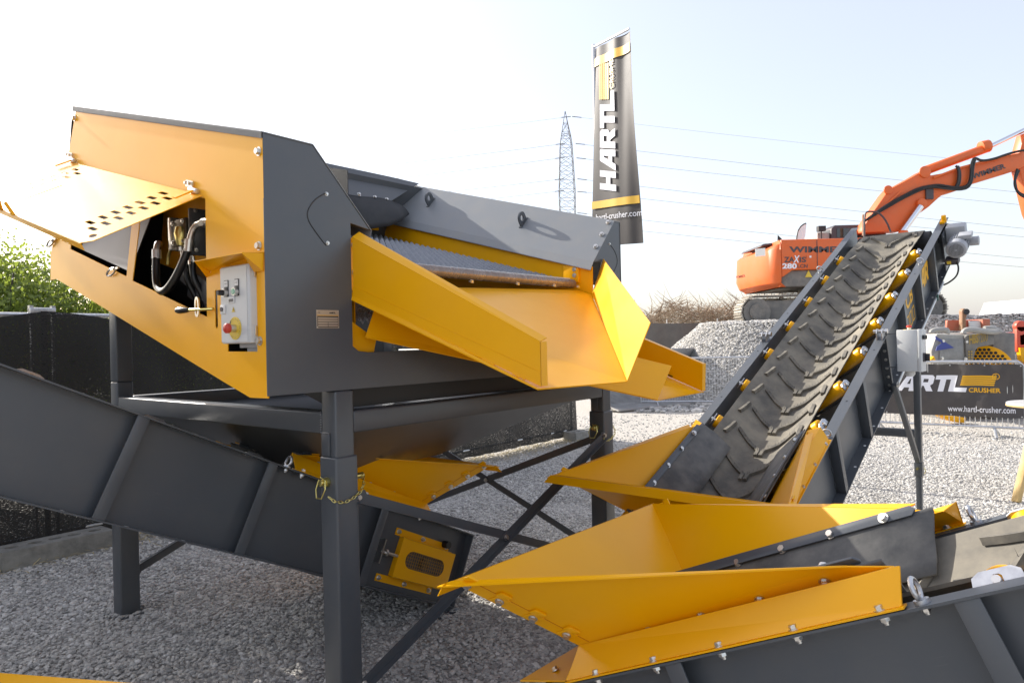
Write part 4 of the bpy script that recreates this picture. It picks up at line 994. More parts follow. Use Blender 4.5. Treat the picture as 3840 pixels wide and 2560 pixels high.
# undercarriage
tk = [(5.9,18.2,2.218),(11.153,18.2,2.095),(6.91,18.2,2.521),(6.894,18.2,1.823)]
tx0, tx1, tz1, tz0 = tk[0][0], tk[1][0], tk[2][2], tk[3][2]-.12
R_ = (tz1-tz0)*.5
SHOE = None
for ty, TD in ((18.15, 0), (20.25, .75)):
    g = G(); g.box((tx0+R_+TD, ty+.12, tz0+.15), (tx1-R_+TD, ty+.5, tz1-.12)); fr_ = exb(g, 'track_frame', 'dusty', bevel=.03)
    for xx in (tx0+R_+TD, tx1-R_+TD):
        g = G(); g.cyl((xx, ty+.05, (tz0+tz1)*.5), (xx, ty+.55, (tz0+tz1)*.5), R_*.86, 24); g.cyl((xx, ty+.0, (tz0+tz1)*.5), (xx, ty+.05, (tz0+tz1)*.5), R_*.5, 18)
        for q in range(10): g.cyl((xx+R_*.38*math.cos(q*PI/5), ty-.02, (tz0+tz1)*.5+R_*.38*math.sin(q*PI/5)), (xx+R_*.38*math.cos(q*PI/5), ty+.01, (tz0+tz1)*.5+R_*.38*math.sin(q*PI/5)), .02, 6)
        exb(g, 'idler_wheel', 'dusty', fr_)
    if SHOE is None:
        g = G(); g.box((-.088, 0, -.02), (.088, .6, .012)); g.box((-.02, 0, .012), (.0, .6, .05)); g.box((.05, 0, .012), (.07, .6, .04)); SHOE = mesh_only(g, 'track_shoe', M['shoe'])
    Ls = (tx1-tx0-2*R_); per = 2*Ls+2*PI*R_; ns_ = int(per/.185)
    for k in range(ns_):
        d = per*k/ns_
        if d < Ls: x, z, t = tx0+R_+d, tz1, 0
        elif d < Ls+PI*R_: t = (d-Ls)/R_; x, z = tx1-R_+R_*math.sin(t), (tz0+tz1)*.5+R_*math.cos(t)
        elif d < 2*Ls+PI*R_: x, z, t = tx1-R_-(d-Ls-PI*R_), tz0, PI
        else: t = PI+(d-2*Ls-PI*R_)/R_; x, z = tx0+R_+R_*math.sin(t), (tz0+tz1)*.5+R_*math.cos(t)
        inst('track_shoe', SHOE, ex, Matrix.Translation((x+TD-9.6, ty-19.5, z-1.8)) @ Matrix.Rotation(t, 4, 'Y'))
g = G(); g.box((tx0+1.6, 18.8, tz0+.3), (tx1-1.6, 20.3, tz1-.05)); g.cyl(((tx0+tx1)*.5, 19.5, tz1-.1), ((tx0+tx1)*.5, 19.5, zb_+.05), .6, 24); exb(g, 'slew_base', 'dusty')

# ================================================================ lattice pylon and its cables
py = thing('power_pylon', 'slender gray lattice power pylon far behind the screening machine', 'pylon', (9.9, 120, 0))
def lat(g, p, q, r=.036): g.cyl(p, q, r, 4, cap=False)
HT = 40.2
def half(z): return 1.30 if z < 27 else (1.30-.35*(z-27)/8 if z < 35 else max(.02, .95*(HT-z)/(HT-35)))
zs = [0]
while zs[-1] < 34.8: zs.append(zs[-1]+(2.6 if zs[-1] < 20 else 1.5))
zs += [36.6, 38.2, HT]
for sx, sy in ((-1, -1), (1, -1), (1, 1), (-1, 1)):
    g = G()
    for a, b in zip(zs, zs[1:]): lat(g, (sx*half(a), sy*half(a), a), (sx*half(b), sy*half(b), b), .058)
    g.build('corner_post', 'lattice', py)
for f in range(4):
    g = G(); c, s_ = math.cos(f*PI/2), math.sin(f*PI/2)
    R2 = lambda x, y, z: (c*x-s_*y, s_*x+c*y, z)
    for a, b in zip(zs, zs[1:]):
        ha, hb = half(a), half(b)
        lat(g, R2(-ha, -ha, a), R2(hb, -hb, b)); lat(g, R2(ha, -ha, a), R2(-hb, -hb, b)); lat(g, R2(-ha, -ha, a), R2(ha, -ha, a))
    g.build('lattice_bracing', 'lattice', py)
wires = [[(10.841,120,39.29),(-34.291,120,35.775)],[(11.062,120,39.285),(90.9,120,29.306)],[(9.776,120,34.744),(-38.83,120,30.867)],[(11.544,120,34.702),(90.793,120,24.737)],[(9.647,120,32.387),(-38.889,120,28.362)],[(11.635,120,32.267),(90.745,120,22.674)],[(9.489,120,28.778),(-38.954,120,25.562)],[(11.699,120,28.726),(90.652,120,18.694)],[(9.442,120,26.788),(-39.001,120,23.572)],[(11.649,120,26.589),(90.619,120,17.294)],[(11.565,120,22.978),(90.535,120,13.683)],[(11.52,120,21.062),(90.5,120,12.209)]]
ORD = ['first', 'second', 'third', 'fourth', 'fifth', 'sixth', 'seventh']; cnt_ = {'left': 0, 'right': 0}
for a, b in wires:
    a, b = Vector(a), Vector(b)
    e = b+(b-a)*.6
    pts = [a.lerp(e, t)-Vector((0, 0, (1.4+.00002*(e-a).length_squared)*4*t*(1-t)*.35)) for t in np.linspace(0, 1, 14)]
    thick = .024 if a.z > 37 else .036
    g = G(); g.tube(pts, thick, 5); o = g.build('power_cable', 'wire', smooth=True)
    side = 'left' if b.x < a.x else 'right'
    tag(o, 'thin power cable strung across the pale sky, running to the %s of the pylon' % side, 'power cable', 'power cables strung from the pylon')
    cnt_[side] += 1
    o['label'] = '%s power cable from the top on the %s-hand side of the lattice pylon' % (ORD[cnt_[side]-1], side)
    g = G(); g.cyl(a, a+(b-a).normalized()*1.6, .07, 6); o2 = g.build('insulator', 'lattice', o)

# ================================================================ beach flag banner
FY0 = 8.6
fc_ = [(1.097,8.6,5.02),(1.409,8,4.972),(1.5,8,2.576),(0.988,8.6,2.629)]
f0, f1, f2, f3 = map(Vector, fc_)
fl_ = thing('flag_banner', 'tall dark gray flag with yellow bands and upright white lettering on a white pole', 'flag', (f0.x, FY0, 0))
XF_ = Matrix.Translation((-f0.x, -FY0, 0))
fn_ = (f1-f0).cross(f3-f0).normalized()
if fn_.y > 0: fn_ = -fn_
def flagpt(u, v, off=0):           # u from the pole outwards, v downwards
    p = f0.lerp(f1, u).lerp(f3.lerp(f2, u), v)
    ed = u**2.2
    wv = .011*math.sin(u*13+1.4*v)*(1-v)**1.5+.016*ed*math.sin(v*5+u*6)+.006*math.sin(u*5.5-v*2.5)+.008*ed*math.sin(u*24+v*2)*.5
    return p+fn_*(wv+off)-Vector((0, 0, .05*math.sin(u*PI)*max(0, v-.9)))
g = G(); g.cyl((f0.x-.02, FY0+.02, 0), Vector((f0.x-.02, FY0+.02, f0.z+.06)), .035, 14, .022); g.build('pole', 'pole', fl_, xf=XF_, smooth=True)
g = G(); g.cyl(f0+Vector((-.02, .02, .03)), f1+Vector((0, .02, .03)), .014, 10); g.build('top_arm', 'pole', fl_, xf=XF_, smooth=True)
g = G(); g.strip([[flagpt(u, v) for u in np.linspace(0, 1, 37)] for v in np.linspace(0, 1, 61)])
cl = g.build('flag_cloth', mat('flag_cloth', (.062, .056, .056), .52, var=(2, (.075, .068, .066), .4, .7), spec=.3), fl_, xf=XF_, smooth=True)
def onflag(vf, name, m):
    g = G(); g.flat(gridcut(vf, .035), (0, 0, 0), (1, 0, 0), (0, 1, 0), mp=lambda a, b: flagpt(a, b, .012)); return g.build(name, m, cl, xf=XF_, smooth=True)
yb = mat('flag_yellow', (.72, .42, .03), .42)
onflag(([(0.004, .052), (.998, .052), (.998, .095), (.004, .095)], [(0, 1, 2, 3)]), 'yellow_band', yb)
onflag(([(0.004, .775), (.998, .775), (.998, .812), (.004, .812)], [(0, 1, 2, 3)]), 'yellow_band', yb)
def rotl(vf, u0, v0, ku, kv): return [(u0+p[1]*-ku, v0-p[0]*kv) for p in vf[0]], vf[1]
LG = [(p[0]-.24*p[1], p[1]) for p in LOGO[0]], LOGO[1]
onflag(rotl(LOGO, .56, .742, .38, .1030), 'lettering', mat('flag_white', (.70, .70, .78), .45))
onflag(rotl(STRIPES, .56, .742, .40, .1030), 'stripes', yb)
onflag(rotl(CRUSHER, .54, .742, .40, .1030), 'lettering', yb)
tx = fit2d(text2d('hartl-crusher.com', .008), .92, .030)
onflag(([(p[0]+.1, .872-p[1]*1.0) for p in tx[0]], tx[1]), 'lettering', mat('flag_white_small', (.70, .70, .75), .45))

# ================================================================ barriers and the hanging banner
def barrier(p, q, label, mesh=False):
    p, q = Vector(p), Vector(q)
    t = thing('crowd_barrier', label, 'barrier', p, 0, 'steel crowd barriers')
    X0 = Matrix.Translation(-p); d = (q-p).normalized(); n = d.cross(Vector((0, 0, 1))); u = Vector((0, 0, 1))
    g = G(); g.tube([p+u*.10, p+u*1.0, p+d*.06+u*1.06, q-d*.06+u*1.06, q+u*1.0, q+u*.10], .020, 10); g.build('frame', 'zinc', t, xf=X0, smooth=True)
    g = G(); g.tube([p+u*.14, q+u*.14], .017, 8); g.build('bottom_rail', 'zinc', t, xf=X0, smooth=True)
    m = int((q-p).length/(.055 if mesh else .062))
    for k in range(1, m):
        c = p.lerp(q, k/m); g = G(); g.cyl(c+u*.14, c+u*1.05, .0035 if mesh else .006, 6); g.build('bar', 'zinc', t, xf=X0)
    if mesh:
        for z in (.3, .46, .62, .78, .92):
            g = G(); g.cyl(p+u*z, q+u*z, .0045, 6); g.build('cross_wire', 'zinc', t, xf=X0)
    for e in (p+d*.35, q-d*.35):
        g = G()
        for s_ in (-1, 1): g.cyl(e+u*.13, e+n*s_*.24+d*.04+u*.01, .018, 8)
        g.build('foot', 'zinc', t, xf=X0)
    return t
BA, BB = Vector((5.30, 11.05, 0)), Vector((7.02, 9.74, 0))
barrier(BA, BB, 'gray steel crowd barrier carrying the dark banner, in front of the screening bucket')
barrier((7.10, 9.70, 0), (8.9, 9.0, 0), 'steel crowd barrier cut off by the right edge, next to the banner')
bq = [(2.926,15,1.093),(4.691,14.2,1.005)]
barrier((2.75, 15.3, 0), (5.6, 14.6, 0), 'wire mesh crowd barrier standing before the gravel heap', True)
dB = (BB-BA).normalized(); nB = Vector((-dB.y, dB.x, 0))
if nB.y > 0: nB = -nB
bn = thing('advertising_banner', 'dark gray vinyl banner with white and yellow lettering tied to the crowd barrier', 'banner', BA+nB*.03)
XB = Matrix.Translation(-(BA+nB*.03))
BL_ = (BB-BA).length
def bpt(x, z, off=0): 
    w = .010*math.sin(x*7+z*4)+.008*math.sin(x*17-z*6)*(.4+z)+.012*math.sin(z*8+x*3)
    sag = -.015*math.sin(x*9.5)**2*(1 if z > .9 else .4)
    return BA+dB*x+nB*(.03+w+off)+Vector((0, 0, z+sag*(z-.3)))
g = G(); g.strip([[bpt(x, z) for x in np.linspace(.02, BL_-.01, 50)] for z in np.linspace(.28, 1.03, 22)])
bs = g.build('banner_sheet', 'banner', bn, xf=XB, smooth=True)
def onban(vf, name, m):
    g = G(); g.flat(gridcut(vf, .06), (0, 0, 0), (1, 0, 0), (0, 1, 0), mp=lambda a, b: bpt(a, b, .004)); return g.build(name, m, bs, xf=XB, smooth=True)
kx, kz, bx0, bz0 = .232, .235, .385, .63
sc2 = lambda vf: ([(bx0+p[0]*kx, bz0+p[1]*kz) for p in vf[0]], vf[1])
onban(sc2(LOGO), 'lettering', 'wht'); onban(sc2(STRIPES), 'stripes', 'yel'); onban(sc2(CRUSHER), 'lettering', 'yel')
tx = fit2d(text2d('www.hartl-crusher.com', .006), .80, .085); onban(([(BL_-.90+p[0], .345+p[1]) for p in tx[0]], tx[1]), 'lettering', 'wht')
rg = curve2d([[(.045*math.cos(t), .045*math.sin(t)) for t in np.linspace(0, 2*PI, 22)[:-1]], [(.036*math.cos(t), .036*math.sin(t)) for t in np.linspace(0, 2*PI, 22)[:-1]]])
onban(([(bx0+6.30*kx+p[0], bz0+.225+p[1]) for p in rg[0]], rg[1]), 'lettering', 'yel')
tx = fit2d(text2d('R', .02), .03, .045); onban(([(bx0+6.30*kx-.014+p[0], bz0+.203+p[1]) for p in tx[0]], tx[1]), 'lettering', 'yel')
for k in range(6):
    for z in (.30, 1.01):
        c = bpt(.05+(BL_-.08)*k/5, z, .004); g = G(); g.cyl(c, c+nB*.004, .010, 12); g.build('eyelet', 'zinc', bs, xf=XB)

# ================================================================ screening bucket behind the banner
BY = 11.6
sb = thing('screening_bucket', 'dusty gray bucket attachment with a yellow drum behind the banner', 'bucket attachment', (8.4, 12.2, 0))
XS = Matrix.Translation((-8.4, -12.2, 0))
def sbb(g, name, m, parent=None, **k): return g.build(name, m, parent or sb, xf=XS, **k)
q = [(6.877,11.6,1.47),(7.428,11.6,1.438),(7.886,11.6,1.446),(7.882,11.6,1.261),(7.588,11.6,1.22),(7.525,11.6,0.987),(6.901,11.6,1.002),(6.951,11.6,1.468)]
g = G(); g.prism([q[7], q[1], (q[1][0], BY, .75), (q[6][0], BY, .75), (q[6][0]-.05, BY, q[7][2]-.3)], (0, 1.1, 0)); bd = sbb(g, 'motor_housing', 'dirtgray', bevel=.04)
fr = [(7.381,11.55,1.399),(7.429,11.55,1.433),(7.862,11.55,1.475),(7.858,11.55,1.268),(7.595,11.55,1.228),(7.551,11.55,1.182),(7.502,11.55,0.989),(7.411,11.55,0.991)]
g = G(); g.prism(fr, (0, 1.1, 0)); hz_ = sbb(g, 'side_cheek', 'dusty', bevel=.01)
cv_ = [(6.992,11.59,1.38),(7.371,11.59,1.361),(7.353,11.59,1.001),(6.97,11.59,1.02)]
g = G(); g.prism(cv_, (0, -.02, 0)); cvp = sbb(g, 'cover_plate', 'bucket', bd, bevel=.004)
for p in cv_: bolt(cvp, Vector(p)+Vector((-8.4+(.04 if p[0] < 8.1 else -.04), -12.2-.02, -.04 if p[2] > 1.3 else .04)), (0, -1, 0), s=2.2)
ar = [(6.899,11.56,1.43),(7.203,11.56,1.229),(6.901,11.56,1.187),(6.922,11.56,1.251),(7.011,11.56,1.311),(6.909,11.56,1.368)]
g = G(); g.prism(ar, (0, -.01, 0)); sbb(g, 'arrow_emblem', mat('blue_print', (.05, .07, .28), .5), bd)
wd2 = [(7.444,11.55,1.278),(7.592,11.55,1.297),(7.6,11.55,1.301),(7.742,11.55,1.325),(7.411,11.55,1.001),(7.497,11.55,1.183)]
def sword(st_, m, p, q, h, y, bold):
    p, q = Vector(p), Vector(q); w = (q-p).length
    g = G(); g.flat(fit2d(text2d(st_, bold), w, h), (p.x, y, p.z), (q-p).normalized(), (0, 0, 1)); sbb(g, 'lettering', m, hz_)
yg = mat('faded_yellow_print', (.42, .28, .06), .6)
sword('HBS', yg, wd2[0], wd2[1], .155, 11.54, .04); sword('1200', yg, wd2[2], wd2[3], .15, 11.54, .0)
a, b = Vector(wd2[4]), Vector(wd2[5])
for i in range(2):
    for j in range(4):
        w, h = (b.x-a.x)/2, (b.z-a.z)/4
        g = G(); g.box((a.x+i*w+.01, 11.535, a.z+j*h+.01), (a.x+(i+1)*w-.01, 11.545, a.z+(j+1)*h-.01)); sbb(g, 'pictogram', yg, hz_)
dc = Vector([(8.028,12.1,0.798)][0])
g = G(); g.lathe(dc+Vector((0, .0, 0)), (.35, .5, 0), [(-.25, .42), (-.24, .45), (-.18, .45), (-.17, .41), (.2, .41), (.21, .45), (.28, .45)], 40); dr2 = sbb(g, 'screen_drum', 'yellow', smooth=True)
g = G(); dd = Vector((.35, .5, 0)).normalized(); e1 = dd.cross(Vector((0, 0, 1))).normalized(); o_ = dc-dd*.252
for i in range(-7, 8):
    for j in range(-7, 8):
        c = o_+e1*(i*.062+(j % 2)*.031)+Vector((0, 0, j*.054))
        if (c-o_).length < .39: g.cyl(c-dd*.001, c-dd*.003, .027, 6)
kind(sbb(g, 'drum_hole', 'dark', dr2), 'stuff')
rq = [(8.071,11.9,1.475),(8.454,11.9,1.446),(8.442,11.9,0.933),(8.441,11.9,-0.203),(8.052,11.9,-0.193)]
g = G(); g.prism(rq, (0, 1.2, 0)); sbb(g, 'bucket_side', 'dusty', bevel=.02)
rp = [(7.316,11.9,1.687),(7.915,11.9,1.673),(7.941,11.9,1.478),(7.302,11.9,1.513)]
g = G(); g.prism(rp, (0, .06, 0)); rc = sbb(g, 'coupler_plate', 'redpaint', bevel=.01)
rp = [(7.839,11.8,1.688),(7.968,11.8,1.689),(7.969,11.8,1.566),(7.864,11.8,1.479)]
g = G(); g.prism(rp, (0, .5, 0)); sbb(g, 'coupler_plate', 'redpaint', rc, bevel=.01)
g = G(); p = Vector([(7.771,11.88,1.608)][0]); g.obox(p, (.11, 0, 0), (0, .012, 0), (0, 0, .055)); sbb(g, 'cut_out', 'label', rc)
lg_ = [(7.466,11.75,1.507),(7.473,11.75,1.774),(7.47,11.75,1.833),(7.495,11.75,1.872),(7.534,11.75,1.871),(7.566,11.75,1.821),(7.565,11.75,1.771),(7.54,11.75,1.713),(7.531,11.75,1.506)]
g = G(); g.prism(lg_, (0, .10, 0)); ll = sbb(g, 'lifting_eye', 'rust', rc, bevel=.02)
g = G(); p = Vector([(7.542,11.74,1.815)][0]); g.cyl(p, p+Vector((0, .02, 0)), .05, 14); sbb(g, 'eye_hole', 'dark', ll)
for pts in ([[(6.805,11.5,1.48),(6.815,11.5,1.509),(6.893,11.5,1.526),(7.047,11.5,1.529),(7.066,11.5,1.493),(7.055,11.5,1.465)],[(7.326,11.5,1.458),(7.336,11.5,1.497),(7.395,11.5,1.521),(7.549,11.5,1.507),(7.703,11.5,1.479),(7.857,11.5,1.469),(7.906,11.5,1.483)],[(7.799,11.7,1.528),(7.917,11.7,1.535),(8.014,11.7,1.503),(8.063,11.7,1.463)]]):
    g = G(); g.tube(pts, .045, 8, smooth=2); sbb(g, 'hydraulic_hose', 'dirtgray', smooth=True)
yp = [(6.848,11.4,0.156),(7.278,11.4,0.102),(7.257,11.4,0.022),(7.142,11.4,0.029),(6.99,11.4,0.067)]
g = G(); g.prism(yp, (0, .2, 0)); sbb(g, 'drum_foot', 'yellow', bevel=.01)
yp = [(6.765,11.5,1.027),(6.844,11.5,1.103),(6.88,11.5,1.005)]
g = G(); g.prism(yp, (0, .2, 0)); sbb(g, 'drum_foot', 'yellow', bevel=.01)
for x in (7.35, 9.3):
    g = G(); g.box((x, 11.9, 0), (x+.18, 13.0, .8)); sbb(g, 'skid', 'dusty', bevel=.01)
g = G(); g.box((7.4, 11.95, .42), (9.4, 12.9, .76)); sbb(g, 'bucket_floor', 'dusty', bevel=.02)
# red attachment cut off by the right edge
ra = thing('red_attachment', 'red steel attachment with a round lifting eye at the right edge of the yard', 'attachment', (9.9, 12.6, 0))
XR = Matrix.Translation((-9.9, -12.6, 0))
rr_ = [(9.01,12.6,1.41),(9.201,12.6,1.459),(9.238,12.6,1.214),(9.016,12.6,1.209)]
g = G(); g.prism(rr_, (0, .8, 0)); g.box((9.55, 12.65, .1), (10.6, 13.3, 1.25)); g.build('body', mat('bright_red_paint', (.62, .06, .03), .45), ra, xf=XR, bevel=.02)
g = G(); p = Vector([(9.066,12.6,1.557)][0]); g.cyl(p, p+Vector((0, .1, 0)), .10, 20); g.box((p.x-.09, 12.6, p.z-.45), (p.x+.09, 12.7, p.z)); g.build('lifting_eye', mat('bright_red_paint_2', (.62, .08, .04), .45), ra, xf=XR, bevel=.01)
yq = [(8.99,12.55,1.178),(9.158,12.55,1.185),(9.151,12.55,0.858),(9.009,12.55,0.946)]
g = G(); g.prism(yq, (0, .1, 0)); g.build('side_plate', 'yellow', ra, xf=XR)
# canopy
tn = thing('canopy_tent', 'white stretched canopy with a pointed edge behind the red attachment', 'tent', (16.0, 22.5, 0))
XT = Matrix.Translation((-16.0, -22.5, 0))
ta = Vector([(15.199,22,1.829)][0]); tb_ = Vector([(16.821,23,2.487)][0]); tc2 = Vector([(16.517,22,1.75)][0])
g = G(); rows = []
for k in range(9):
    t = k/8; rows.append([ta.lerp(tb_, t)+Vector((0, 0, -.55*math.sin(PI*t)*.9)), ta.lerp(tb_, t)*.5+tc2.lerp(tb_, t)*.5+Vector((0, -.3*(1-t), -.5*math.sin(PI*t))), tc2.lerp(tb_, t)+Vector((0, 0, -.55*math.sin(PI*t)))])
g.strip(rows); rows = [[r[0], r[0]+Vector((.2, 2.5, 0)), r[2]+Vector((.2, 2.5, 0)), r[2]] for r in rows]; g.strip(rows); g.build('fabric', 'tent', tn, xf=XT, smooth=True)
g = G(); g.prism([ta+Vector((0, -.01, 0)), tc2+Vector((0, -.01, 0)), tc2+Vector((0, -.01, -.16)), ta+Vector((.25, -.01, -.05))], (0, .01, 0)); g.build('valance', 'tent', tn, xf=XT)
g = G(); g.cyl((tb_.x, tb_.y, 0), tb_, .06, 12); g.build('mast', 'pole', tn, xf=XT)
# bar table
tt = thing('bar_table', 'round gray table with splayed yellow wooden legs at the right edge', 'table', (4.85, 6.4, 0))
g = G(); g.lathe((0, 0, .80), (0, 0, 1), [(0, .325), (.006, .335), (.028, .335), (.034, .33)], 40); top_ = g.build('table_top', 'tabletop', tt, bevel=.002)
g = G(); g.lathe((0, 0, .802), (0, 0, 1), [(0, .3365), (.012, .3365)], 40); g.build('edge_band', 'wood', top_)
for a in (205, 325, 70):
    a = math.radians(a); u = Vector((math.cos(a), math.sin(a), 0))
    g = G(); g.bar(u*.20+Vector((0, 0, .80)), u*.55, .055, .055, u); g.build('leg', 'wood', tt, bevel=.003)
# small white feather flag by the excavator
ff = [(9.734,24,4.728),(9.747,24,4.85),(9.79,24,5.02),(9.876,24,5.151),(9.976,24,5.227),(10.065,24,5.264),(10.047,24,5.137),(9.998,24,4.722)]
fe = thing('feather_flag', 'small white feather flag standing behind the orange excavator', 'flag', (ff[0][0], 24.0, 0))
XE = Matrix.Translation((-ff[0][0], -24.0, 0))
g = G(); g.prism(ff, (0, .01, 0)); g.build('sail', mat('white_sail', (.85, .85, .86), .6), fe, xf=XE)
g = G(); g.tube([(ff[0][0]-.02, 24.0, 0)]+[Vector(p)+Vector((-.02, 0, 0)) for p in ff[:6]], .02, 6); g.build('pole', 'blk', fe, xf=XE)
pe = [(9.451,25,4.894),(9.46,25,5.031),(9.599,25,4.89)]
g = G(); g.prism([pe[0], pe[1], pe[2], (pe[2][0], 25, 0), (pe[0][0], 25, 0)], (0, .02, 0)); o = g.build('dark_pennant', 'blk'); tag(o, 'dark pointed pennant tip showing above the excavator bonnet', 'pennant')
# loader bucket on the ground
lb = thing('loader_bucket', 'wide gray steel loader bucket lying on the ground beyond the right-hand leg', 'bucket', (3.4, 15.6, 0))
XL = Matrix.Translation((-3.4, -15.6, 0))
p0, p1 = Vector((2.0, 14.55, 0)), Vector((4.75, 16.45, 0)); dL = (p1-p0).normalized(); nL = Vector((-dL.y, dL.x, 0))
prof = [(0, .06), (.45, .12), (.75, .30), (.9, .62), (.86, 1.0), (.7, 1.25)]
def lp3(s_, a): return p0+dL*s_+nL*a[0]+Vector((0, 0, a[1]))
Lb = (p1-p0).length
g = G(); g.strip([[lp3(s_, a) for a in prof] for s_ in np.linspace(0, Lb, 6)]); o = g.build('shell', 'bucket', lb, xf=XL, smooth=True); md = o.modifiers.new('thickness', 'SOLIDIFY'); md.thickness = .03
for s_ in (0, Lb):
    g = G(); g.prism([lp3(s_, a) for a in ((-.02, .05), (.45, .10), (.75, .28), (.92, .62), (.88, 1.0), (.7, 1.25), (.35, .75), (.05, .2))], dL*.035); g.build('side_plate', 'bucket', lb, xf=XL, bevel=.004)
g = G(); g.prism([lp3(0, (-.22, .03)), lp3(Lb, (-.22, .03)), lp3(Lb, (.05, .08)), lp3(0, (.05, .08))], (0, 0, .035)); g.build('cutting_edge', mat('polished_edge', (.5, .5, .5), .35, .8), lb, xf=XL)
g = G(); pts = [lp3(-.02, a) for a in ((.16, .28), (.34, .36), (.44, .55), (.44, .75))]; g.tube(pts, .014, 6, smooth=1); g.build('weld_seam', mat('pale_weld', (.6, .6, .58), .5), lb, xf=XL)

# ================================================================ privacy fence on the left, windbreak at the back
dF = Vector((.624, .781, 0)).normalized(); nF_ = Vector((dF.y, -dF.x, 0))
FP = Vector((-3.70, 5.07, 0))
def fence(s0, s1, label):
    t = thing('site_fence', label, 'fence', FP+dF*s0, 0, 'site fence panels hung with black netting')
    X0 = Matrix.Translation(-(FP+dF*s0)); L_ = s1-s0; u = Vector((0, 0, 1))
    P_ = lambda s_, z, off=0: FP+dF*(s0+s_)+nF_*off+u*z
    g = G(); g.tube([P_(.06, .08), P_(.06, 1.78), P_(L_-.06, 1.78), P_(L_-.06, .08)], .020, 10); g.tube([P_(.06, .14), P_(L_-.06, .14)], .014, 8); g.build('frame', 'zinc', t, xf=X0, smooth=True)
    rg_ = np.random.default_rng(int(abs(s0)*10)+50)
    ph = rg_.random(4)*6
    def net(s_, z):
        sag = (.035*abs(math.sin(s_*1.9+ph[0]))+.02*math.sin(s_*5+ph[1]))*(1 if z > 1.5 else 0)
        return P_(s_, z-sag, .03+.012*math.sin(s_*6+z*3+ph[2])+.010*math.sin(s_*17+z*2+ph[3])*(1.8-z))
    g = G(); g.strip([[net(s_, z) for s_ in np.linspace(-.03, L_+.03, 72)] for z in (.05, .2, .5, .8, 1.1, 1.4, 1.62, 1.70, 1.79)]); g.build('netting', M['net'], t, xf=X0, smooth=True)
    for s_ in (.5, 1.6, 2.7):
        if s_ < L_: g = G(); c = net(s_, 1.68); g.tube([c+nF_*.004+Vector((0, 0, .03)), c+nF_*.012+dF*.01, c+nF_*.004-Vector((0, 0, .06))], .004, 5); g.build('cable_tie', 'label', t, xf=X0)
    return t
def netmat():
    m = bpy.data.materials.new('black_netting'); m.use_nodes = True; nt = m.node_tree; b = nt.nodes['Principled BSDF']
    b.inputs['Base Color'].default_value = (.010, .009, .008, 1); b.inputs['Roughness'].default_value = .6
    tc = nt.nodes.new('ShaderNodeTexCoord'); mp = nt.nodes.new('ShaderNodeMapping'); mp.inputs['Scale'].default_value = (60, 60, 190)
    n = nt.nodes.new('ShaderNodeTexNoise'); n.inputs['Scale'].default_value = 1.0; n.inputs['Detail'].default_value = 2
    n2 = nt.nodes.new('ShaderNodeTexNoise'); n2.inputs['Scale'].default_value = 1.3; n2.inputs['Detail'].default_value = 2
    r = nt.nodes.new('ShaderNodeMapRange'); r.inputs[1].default_value, r.inputs[2].default_value, r.inputs[3].default_value, r.inputs[4].default_value = .60, .76, .988, .5
    ad = nt.nodes.new('ShaderNodeMath'); ad.operation = 'MULTIPLY_ADD'; ad.inputs[1].default_value, ad.inputs[2].default_value = .25, -.10
    a2 = nt.nodes.new('ShaderNodeMath'); a2.operation = 'ADD'
    nt.links.new(tc.outputs['Object'], mp.inputs[0]); nt.links.new(mp.outputs[0], n.inputs['Vector']); nt.links.new(tc.outputs['Object'], n2.inputs['Vector'])
    nt.links.new(n2.outputs[0], ad.inputs[0]); nt.links.new(ad.outputs[0], a2.inputs[0]); nt.links.new(n.outputs[0], a2.inputs[1])
    nt.links.new(a2.outputs[0], r.inputs[0]); nt.links.new(r.outputs[0], b.inputs['Alpha'])
    return m
M['net'] = netmat()
fence(-6.7, -3.22, 'black netted site fence panel off the left edge, nearest the camera')
fence(-3.20, .29, 'black netted site fence panel at the left edge in front of the bushes')
fence(.31, 3.80, 'black netted site fence panel seen behind the left-hand leg')
fence(3.82, 7.38, 'black netted site fence panel at the far end, ending beside the right-hand leg')
def block(s_, label):
    t = thing('fence_foot', label, 'concrete block', FP+dF*s_+nF_*.16, math.atan2(-dF.x, dF.y)*0+math.atan2(dF.y, dF.x), 'concrete feet under the site fence')
    g = G(); g.flat(curve2d([[(-.36, -.115), (.36, -.115), (.36, .115), (-.36, .115)]]+[[(x+.045*math.cos(q), .0+.045*math.sin(q)*.8) for q in np.linspace(0, 2*PI, 13)[:-1]] for x in (-.27, -.13, .0, .13, .27)], .135), (0, 0, .0675), (1, 0, 0), (0, 1, 0)); g.build('block', 'concrete', t, bevel=.010)
    g = G(); g.obox((0, .16, 1.81), (.085, 0, 0), (0, .03, 0), (0, 0, .024)); cl_ = g.build('clamp', 'zinc', t, bevel=.006)
    g = G(); g.box((-.085, .14, 1.72), (-.06, .18, 1.85)); g.box((.06, .14, 1.72), (.085, .18, 1.85)); g.build('clamp_jaw', 'zinc', cl_)
    return t
block(.30, 'concrete fence foot in front of the left-hand leg, half in sunlight')
block(-3.21, 'concrete fence foot off the left edge under the black netting')
block(3.81, 'concrete fence foot hidden deep under the screening machine')
block(7.40, 'concrete fence foot at the far end of the netted fence')
